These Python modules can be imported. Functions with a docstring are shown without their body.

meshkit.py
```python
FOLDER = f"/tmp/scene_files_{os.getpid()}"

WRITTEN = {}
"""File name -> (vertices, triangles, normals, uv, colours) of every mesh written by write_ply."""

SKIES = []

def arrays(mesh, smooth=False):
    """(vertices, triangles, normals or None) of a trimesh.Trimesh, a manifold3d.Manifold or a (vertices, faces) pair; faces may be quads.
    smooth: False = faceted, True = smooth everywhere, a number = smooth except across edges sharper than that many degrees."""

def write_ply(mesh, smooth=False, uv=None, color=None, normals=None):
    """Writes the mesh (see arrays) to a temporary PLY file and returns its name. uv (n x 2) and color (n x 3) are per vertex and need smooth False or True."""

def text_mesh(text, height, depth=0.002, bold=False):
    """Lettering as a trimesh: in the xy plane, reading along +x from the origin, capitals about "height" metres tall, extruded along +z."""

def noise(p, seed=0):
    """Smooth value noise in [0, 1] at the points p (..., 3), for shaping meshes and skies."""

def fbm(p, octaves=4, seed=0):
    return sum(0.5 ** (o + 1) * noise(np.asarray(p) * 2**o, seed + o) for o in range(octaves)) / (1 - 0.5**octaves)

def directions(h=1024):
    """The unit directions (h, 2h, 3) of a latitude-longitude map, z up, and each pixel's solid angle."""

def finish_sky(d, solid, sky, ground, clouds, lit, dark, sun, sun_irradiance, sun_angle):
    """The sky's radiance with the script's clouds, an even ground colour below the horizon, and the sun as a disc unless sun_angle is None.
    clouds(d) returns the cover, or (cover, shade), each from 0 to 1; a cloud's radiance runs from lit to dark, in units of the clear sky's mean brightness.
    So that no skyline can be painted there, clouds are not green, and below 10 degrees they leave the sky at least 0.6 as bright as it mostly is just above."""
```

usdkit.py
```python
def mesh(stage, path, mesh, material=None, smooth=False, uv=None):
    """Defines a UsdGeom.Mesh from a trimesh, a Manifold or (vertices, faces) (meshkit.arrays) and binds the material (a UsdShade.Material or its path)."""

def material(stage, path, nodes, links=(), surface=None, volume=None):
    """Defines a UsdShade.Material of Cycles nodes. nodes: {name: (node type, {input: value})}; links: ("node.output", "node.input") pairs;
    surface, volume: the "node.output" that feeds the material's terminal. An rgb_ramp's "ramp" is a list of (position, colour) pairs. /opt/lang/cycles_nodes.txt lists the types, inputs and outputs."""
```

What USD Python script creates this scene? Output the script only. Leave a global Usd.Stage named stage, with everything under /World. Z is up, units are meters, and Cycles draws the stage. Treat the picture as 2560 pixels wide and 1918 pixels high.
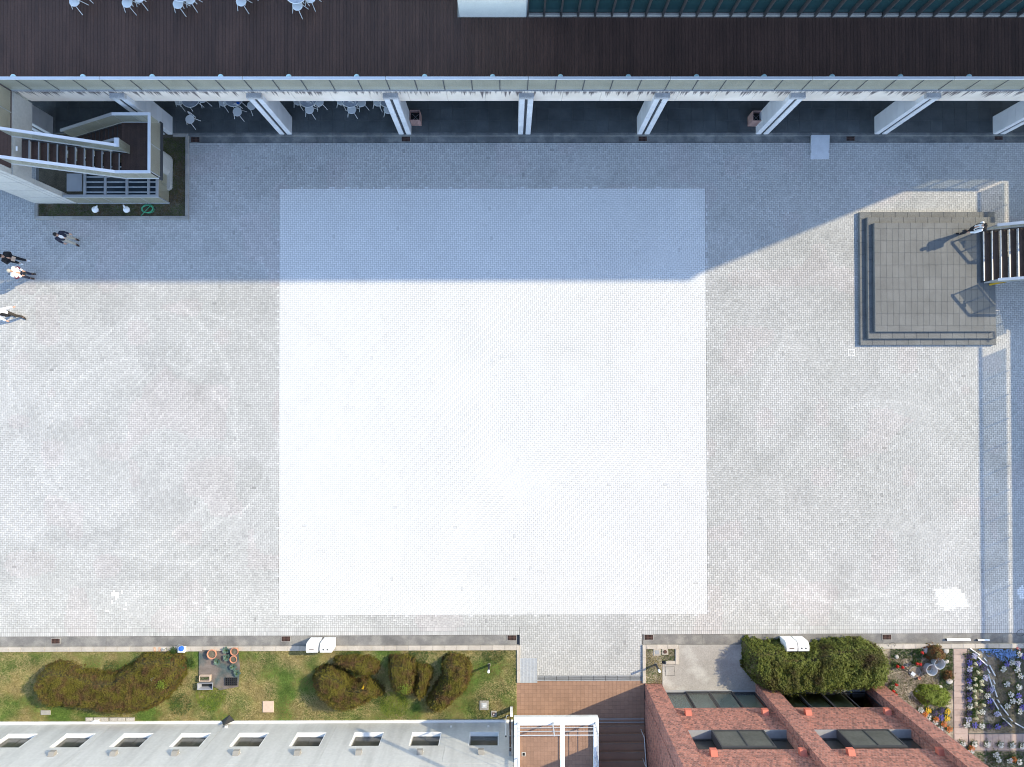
import math, random
import numpy as np
import trimesh, shapely, usdkit, meshkit
import manifold3d as m3
from shapely.geometry import Polygon, Point, box as sbox
from pxr import Usd, UsdGeom, UsdLux, UsdShade, Gf, Sdf, Vt

random.seed(7)
rng = np.random.default_rng(7)
stage = Usd.Stage.CreateInMemory()
UsdGeom.SetStageUpAxis(stage, UsdGeom.Tokens.z)
UsdGeom.SetStageMetersPerUnit(stage, 1.0)
UsdGeom.Xform.Define(stage, "/World")
UsdGeom.Scope.Define(stage, "/World/Looks")

# ------------------------------------------------------------------ camera, sky, sun
H, F, W0, H0 = 35.6, 1780.0, 2560.0, 1918.0       # drone height (m), focal length and picture size of the survey


def rot(ax, deg):
    c, s = math.cos(math.radians(deg)), math.sin(math.radians(deg))
    return np.array({"x": [[1, 0, 0], [0, c, -s], [0, s, c]], "y": [[c, 0, s], [0, 1, 0], [-s, 0, c]], "z": [[c, -s, 0], [s, c, 0], [0, 0, 1]]}[ax], float)


CAM_R = rot("z", -0.12) @ rot("y", -0.2575) @ rot("x", 0.676)
cam = UsdGeom.Camera.Define(stage, "/World/camera")
cam.CreateHorizontalApertureAttr(36.0)
cam.CreateVerticalApertureAttr(36.0 * 767 / 1024)
cam.CreateFocalLengthAttr(36.0 * F / W0)
cam.CreateClippingRangeAttr(Gf.Vec2f(0.1, 2000))
_m = np.eye(4)
_m[:3, :3] = CAM_R.T
_m[3, :3] = (0, 0, H)
cam.AddTransformOp().Set(Gf.Matrix4d(*[float(v) for v in _m.ravel()]))
cam.CreateExposureAttr(1.5)

SUN_E, SUN_AZ = math.radians(36.5), math.atan2(0.928, 0.373)
SUN = np.array([math.sin(SUN_AZ) * math.cos(SUN_E), math.cos(SUN_AZ) * math.cos(SUN_E), math.sin(SUN_E)])
sky = UsdLux.DomeLight.Define(stage, "/World/sky")
sky_look = usdkit.material(stage, "/World/Looks/sky_air", {
    "s": ("sky_texture", {"sky_type": "single_scattering", "sun_disc": False, "sun_elevation": SUN_E, "sun_rotation": SUN_AZ, "air_density": 1.0, "aerosol_density": 0.5, "ozone_density": 1.2}),
    "b": ("background_shader", {"strength": 0.145})}, [("s.color", "b.color")], surface="b.background")
UsdShade.MaterialBindingAPI.Apply(sky.GetPrim()).Bind(sky_look)
sky.GetPrim().SetCustomDataByKey("kind", "structure")
sun = UsdLux.DistantLight.Define(stage, "/World/sun")
sun.CreateIntensityAttr(0.53)
sun.CreateNormalizeAttr(True)
sun.CreateAngleAttr(0.55)
sun.CreateColorAttr(Gf.Vec3f(1.0, 0.865, 0.60))
_x = np.cross([0, 0, 1.0], SUN); _x /= np.linalg.norm(_x); _y = np.cross(SUN, _x)
_m = np.eye(4); _m[0, :3], _m[1, :3], _m[2, :3] = _x, _y, SUN
sun.AddTransformOp().Set(Gf.Matrix4d(*[float(v) for v in _m.ravel()]))

# ------------------------------------------------------------------ survey: where a point of the photograph stands at a known height
ZOOM = {"A": (0, 0, 3.4516), "B": (640, 0, 3.4516), "C": (1280, 0, 3.4516), "D": (1920, 0, 3.4516), "E": (0, 480, 3.4516), "G": (1920, 480, 3.4516),
        "K": (0, 1438, 3.4516), "L": (640, 1438, 3.4516), "N": (1280, 1438, 3.4516), "P": (1920, 1438, 3.4516), "s": (0, 0, 1.0), "f": (0, 0, 0.8641),
        "EN": (1260, 1758, 9.217), "GA": (2200, 1590, 11.045), "GB": (2380, 1590, 11.045), "LD": (240, 400, 9.204), "SR": (2360, 520, 8.285)}


def at(x, y, h=0.0, z="s"):
    ox, oy, k = ZOOM[z]
    sx, sy = ox + x / k, oy + y / k
    d = CAM_R @ np.array([(sx - W0 / 2) / F, -(sy - H0 / 2) / F, -1.0])
    t = (h - H) / d[2]
    return float(d[0] * t), float(d[1] * t)


# ------------------------------------------------------------------ prim helpers
COUNT = {}


def path_for(parent, name):
    key = (parent, name)
    n = COUNT.get(key, -1) + 1
    COUNT[key] = n
    return f"{parent}/{name}" + (f"_{n:03d}" if n else "")


def tag(p, label=None, cat=None, group=None, kind=None):
    p = p.GetPrim() if hasattr(p, "GetPrim") else p
    for k, v in (("label", label), ("category", cat), ("group", group), ("kind", kind)):
        if v:
            p.SetCustomDataByKey(k, v)
    return p


def thing(name, label=None, cat=None, group=None, kind=None, loc=None, rz=0.0):
    p = path_for("/World", name)
    x = UsdGeom.Xform.Define(stage, p)
    if loc is not None:
        x.AddTranslateOp().Set(Gf.Vec3d(*map(float, loc)))
        x.AddRotateZOp().Set(float(rz))
    tag(x, label, cat, group, kind)
    return p


def dup(src, loc, rz=0.0, label=None, group=None, name=None):
    prim = stage.GetPrimAtPath(src)
    was = prim.GetCustomData()
    base = name or src.rsplit("/", 1)[1]
    if base[-4:-3] == "_" and base[-3:].isdigit():
        base = base[:-4]
    p = path_for("/World", base)
    x = UsdGeom.Xform.Define(stage, p)
    x.GetPrim().GetReferences().AddInternalReference(src)
    x.ClearXformOpOrder()
    a = [o for o in x.GetPrim().GetAttributes() if o.GetName().startswith("xformOp")]
    x.AddTranslateOp().Set(Gf.Vec3d(*map(float, loc)))
    x.AddRotateZOp().Set(float(rz))
    x.GetPrim().SetInstanceable(True)
    tag(x, label or was.get("label"), was.get("category"), group or was.get("group"))
    return p


class MB:
    """Collects vertices and triangles of ONE mesh."""

    def __init__(s):
        s.v, s.f, s.n = [], [], 0

    def add(s, v, f):
        v, f = np.asarray(v, float), np.asarray(f, int)
        if f.shape[1] == 4:
            f = np.vstack([f[:, [0, 1, 2]], f[:, [0, 2, 3]]])
        s.v.append(v); s.f.append(f + s.n); s.n += len(v)
        return s

    def tm(s, m):
        if hasattr(m, "to_mesh"):
            q = m.to_mesh()
            return s.add(np.array(q.vert_properties)[:, :3], np.array(q.tri_verts))
        return s.add(m.vertices, m.faces)

    def hexa(s, p):      # 8 corners: bottom ring 0-3 counter-clockwise, top ring 4-7
        return s.add(p, [[3, 2, 1, 0], [4, 5, 6, 7], [0, 1, 5, 4], [1, 2, 6, 5], [2, 3, 7, 6], [3, 0, 4, 7]])

    def box(s, x0, x1, y0, y1, z0, z1):
        return s.hexa([[x0, y0, z0], [x1, y0, z0], [x1, y1, z0], [x0, y1, z0], [x0, y0, z1], [x1, y0, z1], [x1, y1, z1], [x0, y1, z1]])

    def cbox(s, x0, x1, y0, y1, z0, z1, c=0.01):   # box with its top edges chamfered
        s.add([[x0, y0, z0], [x1, y0, z0], [x1, y1, z0], [x0, y1, z0], [x0, y0, z1 - c], [x1, y0, z1 - c], [x1, y1, z1 - c], [x0, y1, z1 - c],
               [x0 + c, y0 + c, z1], [x1 - c, y0 + c, z1], [x1 - c, y1 - c, z1], [x0 + c, y1 - c, z1]],
              [[3, 2, 1, 0], [0, 1, 5, 4], [1, 2, 6, 5], [2, 3, 7, 6], [3, 0, 4, 7], [4, 5, 9, 8], [5, 6, 10, 9], [6, 7, 11, 10], [7, 4, 8, 11], [8, 9, 10, 11]])
        return s

    def bar(s, p, q, w, h, up=(0, 0, 1)):   # beam from p to q, w across, h along up
        p, q, up = (np.asarray(a, float) for a in (p, q, up))
        d = (q - p) / np.linalg.norm(q - p)
        a = np.cross(d, up); a /= np.linalg.norm(a)
        b = np.cross(a, d)
        o = [-a * w / 2 - b * h / 2, a * w / 2 - b * h / 2, a * w / 2 + b * h / 2, -a * w / 2 + b * h / 2]
        return s.hexa([p + o[3], p + o[2], p + o[1], p + o[0], q + o[3], q + o[2], q + o[1], q + o[0]])

    def path(s, pts, r, n=6, closed=False):
        pts = np.asarray(pts, float)
        k = len(pts)
        t = np.gradient(pts, axis=0) if not closed else np.roll(pts, -1, 0) - np.roll(pts, 1, 0)
        t /= np.linalg.norm(t, axis=1, keepdims=True) + 1e-12
        ref = np.where(np.abs(t[:, 2:3]) > 0.9, [[1.0, 0, 0]], [[0, 0, 1.0]])
        a = np.cross(t, ref); a /= np.linalg.norm(a, axis=1, keepdims=True)
        b = np.cross(t, a)
        r = np.broadcast_to(np.asarray(r, float), (k,))
        ang = np.arange(n) / n * 2 * math.pi
        v = pts[:, None] + r[:, None, None] * (np.cos(ang)[None, :, None] * a[:, None] + np.sin(ang)[None, :, None] * b[:, None])
        f = []
        for i in range(k if closed else k - 1):
            j = (i + 1) % k
            for c in range(n):
                f.append([i * n + c, i * n + (c + 1) % n, j * n + (c + 1) % n, j * n + c])
        if not closed:
            for c in range(1, n - 1):
                f.append([0, c + 1, c, 0]); e = (k - 1) * n; f.append([e, e + c, e + c + 1, e])
        return s.add(v.reshape(-1, 3), f)

    def lathe(s, prof, c=(0, 0, 0), n=16, sx=1.0, sy=1.0):
        prof = np.asarray(prof, float)
        ang = np.arange(n) / n * 2 * math.pi
        v = np.stack([prof[:, 0:1] * np.cos(ang) * sx + c[0], prof[:, 0:1] * np.sin(ang) * sy + c[1], np.repeat(prof[:, 1:2], n, 1) + c[2]], -1).reshape(-1, 3)
        f = [[i * n + k, i * n + (k + 1) % n, (i + 1) * n + (k + 1) % n, (i + 1) * n + k] for i in range(len(prof) - 1) for k in range(n)]
        return s.add(v, f)

    def prism(s, poly, z0, z1):
        return s.tm_move(trimesh.creation.extrude_polygon(poly if hasattr(poly, "exterior") else Polygon(poly), z1 - z0, engine="earcut"), (0, 0, z0))

    def tm_move(s, m, d):
        return s.add(m.vertices + np.asarray(d, float), m.faces)

    def build(s, name, mat, parent="/World", label=None, cat=None, group=None, kind=None, smooth=False):
        if not s.v:
            return None
        p = path_for(parent, name)
        me = usdkit.mesh(stage, p, (np.vstack(s.v), np.vstack(s.f)), LOOK[mat], smooth=smooth)
        tag(me, label, cat, group, kind)
        return p


# ------------------------------------------------------------------ materials
LOOK = {}


def look(name, c, rough=0.7, var=0.12, scale=2.0, fine=0.0, fscale=30.0, obj=0.0, isl=0.0, metal=0.0, spec=0.4, bump=0.0, c2=None, stretch=None, transl=0.0, c2scale=None, c2at=(0.45, 0.6)):
    """Principled surface; colour times slow and fine noise of the position, times a random tone per object / per loose piece."""
    n = {"g": ("geometry", {}), "p": ("principled_bsdf", {"roughness": rough, "metallic": metal, "specular_ior_level": spec}), "c": ("color", {"value": c})}
    l = []
    pos = "g.position"
    if stretch:
        n["mp"] = ("mapping", {"scale": stretch}); l.append(("g.position", "mp.vector")); pos = "mp.vector"
    n["n1"] = ("noise_texture", {"scale": scale, "detail": 4, "roughness": 0.6}); l.append((pos, "n1.vector"))
    n["m1"] = ("map_range", {"from_min": 0.3, "from_max": 0.7, "to_min": 1 - var, "to_max": 1 + var}); l.append(("n1.fac", "m1.value"))
    val = "m1.result"
    k = 0

    def times(src, lo, hi, fmin=0.0, fmax=1.0):
        nonlocal val, k
        k += 1
        n[f"r{k}"] = ("map_range", {"from_min": fmin, "from_max": fmax, "to_min": lo, "to_max": hi}); l.append((src, f"r{k}.value"))
        n[f"x{k}"] = ("math", {"math_type": "multiply"}); l.append((val, f"x{k}.value1")); l.append((f"r{k}.result", f"x{k}.value2"))
        val = f"x{k}.value"

    if fine:
        n["n2"] = ("noise_texture", {"scale": fscale, "detail": 2}); l.append(("g.position", "n2.vector"))
        times("n2.fac", 1 - fine, 1 + fine, 0.3, 0.7)
    if obj:
        n["oi"] = ("object_info", {}); times("oi.random", 1 - obj, 1 + obj)
    if isl:
        times("g.random_per_island", 1 - isl, 1 + isl)
    col = "c.color"
    if c2 is not None:
        n["cc"] = ("color", {"value": c2})
        n["n3"] = ("noise_texture", {"scale": c2scale or scale * 0.6, "detail": 3}); l.append((pos, "n3.vector"))
        n["m3"] = ("map_range", {"from_min": c2at[0], "from_max": c2at[1], "clamp": True}); l.append(("n3.fac", "m3.value"))
        n["mx"] = ("mix_color", {"blend_type": "mix"}); l += [("m3.result", "mx.fac"), ("c.color", "mx.a"), ("cc.color", "mx.b")]
        col = "mx.result"
    n["v"] = ("combine_color", {}); l += [(val, "v.r"), (val, "v.g"), (val, "v.b")]
    n["o"] = ("mix_color", {"blend_type": "multiply", "fac": 1.0, "use_clamp": False}); l += [(col, "o.a"), ("v.color", "o.b"), ("o.result", "p.base_color")]
    if bump:
        n["nb"] = ("noise_texture", {"scale": fscale, "detail": 3}); n["b"] = ("bump", {"strength": bump, "distance": 0.02})
        l += [(pos, "nb.vector"), ("nb.fac", "b.height"), ("b.normal", "p.normal")]
    out = "p.BSDF"
    if transl:
        n["t"] = ("diffuse_bsdf", {}) if transl < 0 else ("translucent_bsdf", {})
        n["mc"] = ("mix_closure", {"fac": abs(transl)}); l += [("o.result", "t.color"), ("p.BSDF", "mc.closure1"), ("t.BSDF", "mc.closure2")]
        out = "mc.closure"
    LOOK[name] = usdkit.material(stage, f"/World/Looks/{name}", n, l, surface=out)


def pane(name, tint, gloss=0.05, clear=0.75, ior=1.5):
    """Window glass: clear mixed with a mirror by fresnel, so that sunlight passes."""
    LOOK[name] = usdkit.material(stage, f"/World/Looks/{name}", {
        "f": ("fresnel", {"IOR": ior}), "t": ("transparent_bsdf", {"color": tint}), "g": ("glossy_bsdf", {"roughness": gloss, "color": (0.9, 0.95, 1.0)}), "m": ("mix_closure", {})},
        [("f.fac", "m.fac"), ("t.BSDF", "m.closure1"), ("g.BSDF", "m.closure2")], surface="m.closure")


look("asphalt", (0.12, 0.125, 0.13), 0.9, 0.2, 0.4, fine=0.1)
look("joint_sand", (0.155, 0.155, 0.148), 0.95, 0.2, 3.0)
look("gutter_concrete", (0.17, 0.163, 0.155), 0.9, 0.25, 0.9, fine=0.12, fscale=25, stretch=(1, 1, 1), c2=(0.235, 0.225, 0.205), c2scale=1.5)
look("gutter_dark", (0.13, 0.135, 0.135), 0.9, 0.25, 0.9, fine=0.12, c2=(0.19, 0.19, 0.18), c2scale=2.0)
look("kerb_stone", (0.43, 0.385, 0.33), 0.85, 0.15, 1.5, fine=0.12, obj=0.10)
look("kerb_grey", (0.32, 0.305, 0.28), 0.85, 0.2, 1.5, fine=0.12, obj=0.10)
look("granite", (0.134, 0.138, 0.138), 0.75, 0.15, 1.0, fine=0.45, fscale=55, obj=0.07)
look("arcade_tile", (0.075, 0.083, 0.086), 0.55, 0.3, 0.8, fine=0.1, obj=0.07)
look("concrete", (0.44, 0.425, 0.39), 0.8, 0.10, 0.7, fine=0.07, fscale=12)
look("tower_concrete", (0.62, 0.60, 0.54), 0.8, 0.06, 0.8, fine=0.05, fscale=14)
look("pier_slab", (0.56, 0.56, 0.57), 0.6, 0.07, 1.0, fine=0.04, obj=0.05)
look("deck_wood", (0.069, 0.034, 0.023), 0.7, 0.25, 0.7, fine=0.15, fscale=18, obj=0.13, stretch=(3, 0.6, 1))
look("stair_wood", (0.052, 0.029, 0.022), 0.65, 0.25, 2.0, fine=0.2, fscale=20, obj=0.15)
look("aluminium", (0.62, 0.63, 0.65), 0.45, 0.05, 1.0, metal=0.35, obj=0.02)
look("steel_grey", (0.36, 0.37, 0.38), 0.5, 0.08, 1.0, metal=0.3)
look("galvanised", (0.55, 0.57, 0.59), 0.5, 0.07, 3.0, fine=0.05, metal=0.3)
look("dark_metal", (0.045, 0.046, 0.05), 0.45, 0.12, 2.0, metal=0.2)
look("mullion", (0.060, 0.052, 0.050), 0.45, 0.1, 2.0, metal=0.2)
look("rust_iron", (0.085, 0.045, 0.035), 0.8, 0.3, 5.0, fine=0.15)
look("white_paint", (0.80, 0.80, 0.79), 0.5, 0.03, 1.0, fine=0.02)
look("white_plastic", (0.82, 0.82, 0.81), 0.4, 0.02, 1.0)
look("black_gap", (0.012, 0.012, 0.013), 0.9, 0.0)
look("wall_grey", (0.51, 0.505, 0.48), 0.85, 0.07, 0.5, fine=0.05, fscale=9, stretch=(2.2, 2.2, 0.25), c2=(0.42, 0.415, 0.395), c2scale=0.9, c2at=(0.48, 0.75))
look("wall_trim", (0.78, 0.78, 0.77), 0.6, 0.04, 1.0)
look("brown_tile", (0.29, 0.175, 0.120), 0.7, 0.10, 0.9, fine=0.07, obj=0.07)
look("brown_grout", (0.20, 0.13, 0.095), 0.9, 0.1, 2.0)
look("soil", (0.20, 0.165, 0.125), 0.95, 0.3, 2.0, fine=0.35, fscale=22, c2=(0.33, 0.28, 0.21), c2scale=1.3)
look("dark_soil", (0.115, 0.10, 0.072), 0.95, 0.3, 2.0, fine=0.3, fscale=22)
look("lawn_soil", (0.30, 0.245, 0.11), 0.95, 0.25, 1.3, fine=0.25, fscale=20, c2=(0.10, 0.16, 0.03), c2scale=0.6)
look("grass_blade", (0.15, 0.275, 0.036), 0.7, 0.25, 1.3, isl=0.55, c2=(0.49, 0.40, 0.13), c2scale=0.85, c2at=(0.44, 0.60), transl=0.25)
look("bed_grass", (0.15, 0.19, 0.045), 0.8, 0.3, 2.0, isl=0.5, c2=(0.22, 0.15, 0.06), c2scale=1.5, transl=0.2)
look("azalea_leaf", (0.36, 0.32, 0.06), 0.7, 0.2, 2.5, isl=0.6, spec=0.15, c2=(0.30, 0.175, 0.085), c2scale=2.6, c2at=(0.42, 0.66), transl=0.25)
look("hedge_leaf", (0.34, 0.40, 0.085), 0.6, spec=0.2, var=0.2, scale=2.0, isl=0.6, c2=(0.12, 0.08, 0.035), c2scale=0.9, c2at=(0.52, 0.72), transl=0.3)
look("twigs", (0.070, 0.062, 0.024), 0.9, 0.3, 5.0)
look("sprout_leaf", (0.28, 0.36, 0.045), 0.6, 0.1, 3.0, isl=0.3, transl=0.3)
look("plant_leaf", (0.085, 0.165, 0.035), 0.6, 0.2, 3.0, isl=0.4, transl=0.3)
look("cabbage_leaf", (0.13, 0.21, 0.16), 0.6, 0.1, 5.0, isl=0.3)
look("rust_leaf", (0.30, 0.115, 0.030), 0.7, 0.2, 5.0, isl=0.5, c2=(0.27, 0.22, 0.05), c2scale=3)
for nm, c in (("petal_white", (0.78, 0.78, 0.74)), ("petal_cream", (0.80, 0.78, 0.55)), ("petal_purple", (0.055, 0.035, 0.13)), ("petal_violet", (0.16, 0.14, 0.52)), ("petal_lilac", (0.52, 0.52, 0.74)),
              ("petal_blue", (0.20, 0.38, 0.80)), ("petal_yellow", (0.85, 0.55, 0.02)), ("petal_red", (0.72, 0.05, 0.035)), ("petal_orange", (0.75, 0.20, 0.04))):
    look(nm, c, 0.6, 0.08, 6.0, isl=0.2, transl=0.25)
look("terracotta", (0.52, 0.23, 0.14), 0.8, 0.12, 5.0, obj=0.1)
look("planter_beige", (0.55, 0.42, 0.33), 0.8, 0.1, 4.0)
look("planter_grey", (0.27, 0.28, 0.30), 0.6, 0.1, 4.0)
look("weed_sheet", (0.155, 0.13, 0.115), 0.8, 0.25, 3.0, fine=0.15, c2=(0.06, 0.085, 0.085), c2scale=1.2)
look("black_plastic", (0.018, 0.019, 0.02), 0.5, 0.1)
look("blue_plastic", (0.04, 0.16, 0.62), 0.4, 0.05)
look("hose_green", (0.08, 0.40, 0.22), 0.5, 0.05)
look("pink_tile", (0.37, 0.285, 0.245), 0.85, 0.12, 1.5, fine=0.10, obj=0.08)
look("slab_concrete", (0.33, 0.31, 0.285), 0.9, 0.14, 0.7, fine=0.12, fscale=18, c2=(0.44, 0.425, 0.395), c2scale=0.8, c2at=(0.5, 0.66))
look("stone", (0.42, 0.40, 0.37), 0.9, 0.2, 4.0, fine=0.2)
look("stain_stone", (0.36, 0.35, 0.345), 0.85, 0.2, 2.5, fine=0.2)
look("red_vent", (0.50, 0.14, 0.095), 0.6, 0.05, 2.0)
look("vent_grey", (0.27, 0.255, 0.23), 0.6, 0.08, 2.0)
look("lamp_glass", (0.45, 0.66, 0.68), 0.25, 0.05, 1.0, spec=0.6)
look("chair_white", (0.74, 0.74, 0.72), 0.45, 0.03, 1.0)
look("table_mesh", (0.40, 0.42, 0.46), 0.5, 0.15, 8.0, fine=0.15)
look("planter_pink", (0.33, 0.205, 0.18), 0.8, 0.12, 3.0, obj=0.1)
look("yellow_paint", (0.72, 0.42, 0.02), 0.5, 0.05)
look("red_brick_block", (0.45, 0.12, 0.10), 0.8, 0.1, 5.0)
look("orange_brick", (0.55, 0.30, 0.17), 0.8, 0.1, 5.0)
look("skin", (0.52, 0.31, 0.22), 0.6, 0.03)
look("hair_black", (0.016, 0.013, 0.012), 0.6, 0.1, 20)
look("cloth_navy", (0.020, 0.024, 0.045), 0.85, 0.1, 6)
look("cloth_black", (0.014, 0.014, 0.017), 0.85, 0.1, 6)
look("cloth_white", (0.74, 0.74, 0.74), 0.85, 0.04, 6)
look("cloth_khaki", (0.42, 0.385, 0.32), 0.85, 0.05, 6)
look("cloth_wine", (0.13, 0.025, 0.045), 0.85, 0.1, 6)
look("cloth_dark_brown", (0.045, 0.037, 0.030), 0.85, 0.1, 6)
look("shoe_brown", (0.06, 0.035, 0.025), 0.6, 0.1)
look("blind_slat", (0.86, 0.87, 0.84), 0.6, 0.05, 1.0, obj=0.0, isl=0.12)
look("room_dark", (0.035, 0.04, 0.04), 0.9, 0.1)
look("mesh_screen", (0.075, 0.077, 0.068), 0.5, 0.25, 1.2, fine=0.15, fscale=12)
pane("pane_green", (0.84, 0.94, 0.90), ior=1.8)
pane("pane_dark", (0.45, 0.47, 0.46))
look("window_dark", (0.045, 0.045, 0.042), 0.18, 0.25, 0.6, spec=0.5)
look("curtain_glass", (0.012, 0.032, 0.033), 0.12, 0.2, 0.5, spec=0.5)
look("enclosure_glass", (0.020, 0.028, 0.034), 0.15, 0.15, 0.6, spec=0.5)
# frosted parapet glass: part of the sunlight passes
LOOK["frosted"] = usdkit.material(stage, "/World/Looks/frosted", {
    "g": ("geometry", {}), "n": ("noise_texture", {"scale": 1.3, "detail": 3}), "r": ("rgb_ramp", {"ramp": [(0.3, (0.33, 0.30, 0.225)), (0.7, (0.40, 0.365, 0.28))]}),
    "p": ("principled_bsdf", {"roughness": 0.3}), "t": ("transparent_bsdf", {"color": (0.86, 0.88, 0.84)}), "m": ("mix_closure", {"fac": 0.60})},
    [("g.position", "n.vector"), ("n.fac", "r.fac"), ("r.color", "p.base_color"), ("p.BSDF", "m.closure1"), ("t.BSDF", "m.closure2")], surface="m.closure")
# pavers: the tone of each paver is a primvar (its own colour), times grain
LOOK["paver"] = usdkit.material(stage, "/World/Looks/paver", {
    "a": ("attribute", {"attribute": "tint"}), "g": ("geometry", {}), "n": ("noise_texture", {"scale": 26.0, "detail": 3}),
    "m": ("map_range", {"from_min": 0.3, "from_max": 0.7, "to_min": 0.9, "to_max": 1.1}), "v": ("combine_color", {}),
    "o": ("mix_color", {"blend_type": "multiply", "fac": 1.0, "use_clamp": False}), "p": ("principled_bsdf", {"roughness": 0.85, "specular_ior_level": 0.3})},
    [("g.position", "n.vector"), ("n.fac", "m.value"), ("m.result", "v.r"), ("m.result", "v.g"), ("m.result", "v.b"), ("a.color", "o.a"), ("v.color", "o.b"), ("o.result", "p.base_color")], surface="p.BSDF")
# stained beam: dark run-off streaks hang from the top edge
LOOK["stained_beam"] = usdkit.material(stage, "/World/Looks/stained_beam", {
    "g": ("geometry", {}), "mp": ("mapping", {"scale": (7.0, 7.0, 0.35)}), "n": ("noise_texture", {"scale": 1.0, "detail": 5, "roughness": 0.65}), "s": ("separate_xyz", {}),
    "h": ("map_range", {"from_min": 3.7, "from_max": 4.75, "to_min": -0.26, "to_max": 0.13}), "q": ("math", {"math_type": "add"}), "e": ("map_range", {"from_min": 0.53, "from_max": 0.64, "clamp": True}),
    "n2": ("noise_texture", {"scale": 0.9, "detail": 3}), "r": ("rgb_ramp", {"ramp": [(0.3, (0.60, 0.51, 0.42)), (0.7, (0.74, 0.64, 0.54))]}),
    "x": ("mix_color", {"blend_type": "mix", "b": (0.12, 0.095, 0.09)}), "p": ("principled_bsdf", {"roughness": 0.85})},
    [("g.position", "mp.vector"), ("mp.vector", "n.vector"), ("g.position", "s.vector"), ("s.z", "h.value"), ("n.fac", "q.value1"), ("h.result", "q.value2"), ("q.value", "e.value"), ("g.position", "n2.vector"),
     ("n2.fac", "r.fac"), ("e.result", "x.fac"), ("r.color", "x.a"), ("x.result", "p.base_color")], surface="p.BSDF")
# brick cladding: courses run round the corner because x+y is the running length
LOOK["brick"] = usdkit.material(stage, "/World/Looks/brick", {
    "g": ("geometry", {}), "s": ("separate_xyz", {}), "xy": ("math", {"math_type": "add"}), "c": ("combine_xyz", {}),
    "b": ("brick_texture", {"scale": 1.0, "brick_width": 0.12, "row_height": 0.13, "mortar_size": 0.006, "mortar_smooth": 0.3, "bias": -0.1, "color1": (0.42, 0.175, 0.130), "color2": (0.15, 0.072, 0.064), "mortar": (0.36, 0.25, 0.21)}),
    "n": ("noise_texture", {"scale": 11.0, "detail": 3}), "m": ("map_range", {"from_min": 0.3, "from_max": 0.7, "to_min": 0.75, "to_max": 1.25}), "v": ("combine_color", {}),
    "o": ("mix_color", {"blend_type": "multiply", "fac": 1.0, "use_clamp": False}), "bp": ("bump", {"strength": 0.5, "distance": 0.01, "invert": True}), "p": ("principled_bsdf", {"roughness": 0.8, "specular_ior_level": 0.3})},
    [("g.position", "s.vector"), ("s.x", "xy.value1"), ("s.y", "xy.value2"), ("xy.value", "c.x"), ("s.z", "c.y"), ("c.vector", "b.vector"), ("g.position", "n.vector"), ("n.fac", "m.value"), ("m.result", "v.r"), ("m.result", "v.g"), ("m.result", "v.b"),
     ("b.color", "o.a"), ("v.color", "o.b"), ("o.result", "p.base_color"), ("b.fac", "bp.height"), ("bp.normal", "p.normal")], surface="p.BSDF")

# ------------------------------------------------------------------ the ground
MB().box(-220, 220, -220, 220, -0.6, -0.14).build("ground", "asphalt", label="grey ground spreading beyond the paved court", kind="structure")

XW, XE = -29.0, 31.0                    # the paved court, west to east
YN, YS = 12.50, -12.10                  # its north and south edges
PX0, PX1, PYS = 0.52, 6.62, -14.13      # the paved way into the entrance
BED = (-23.62, -15.98, 8.66, 13.2)      # planted bed with the western staircase
SQ0, SQ1 = at(697, 1539), at(1763, 471)  # the white painted square

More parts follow.
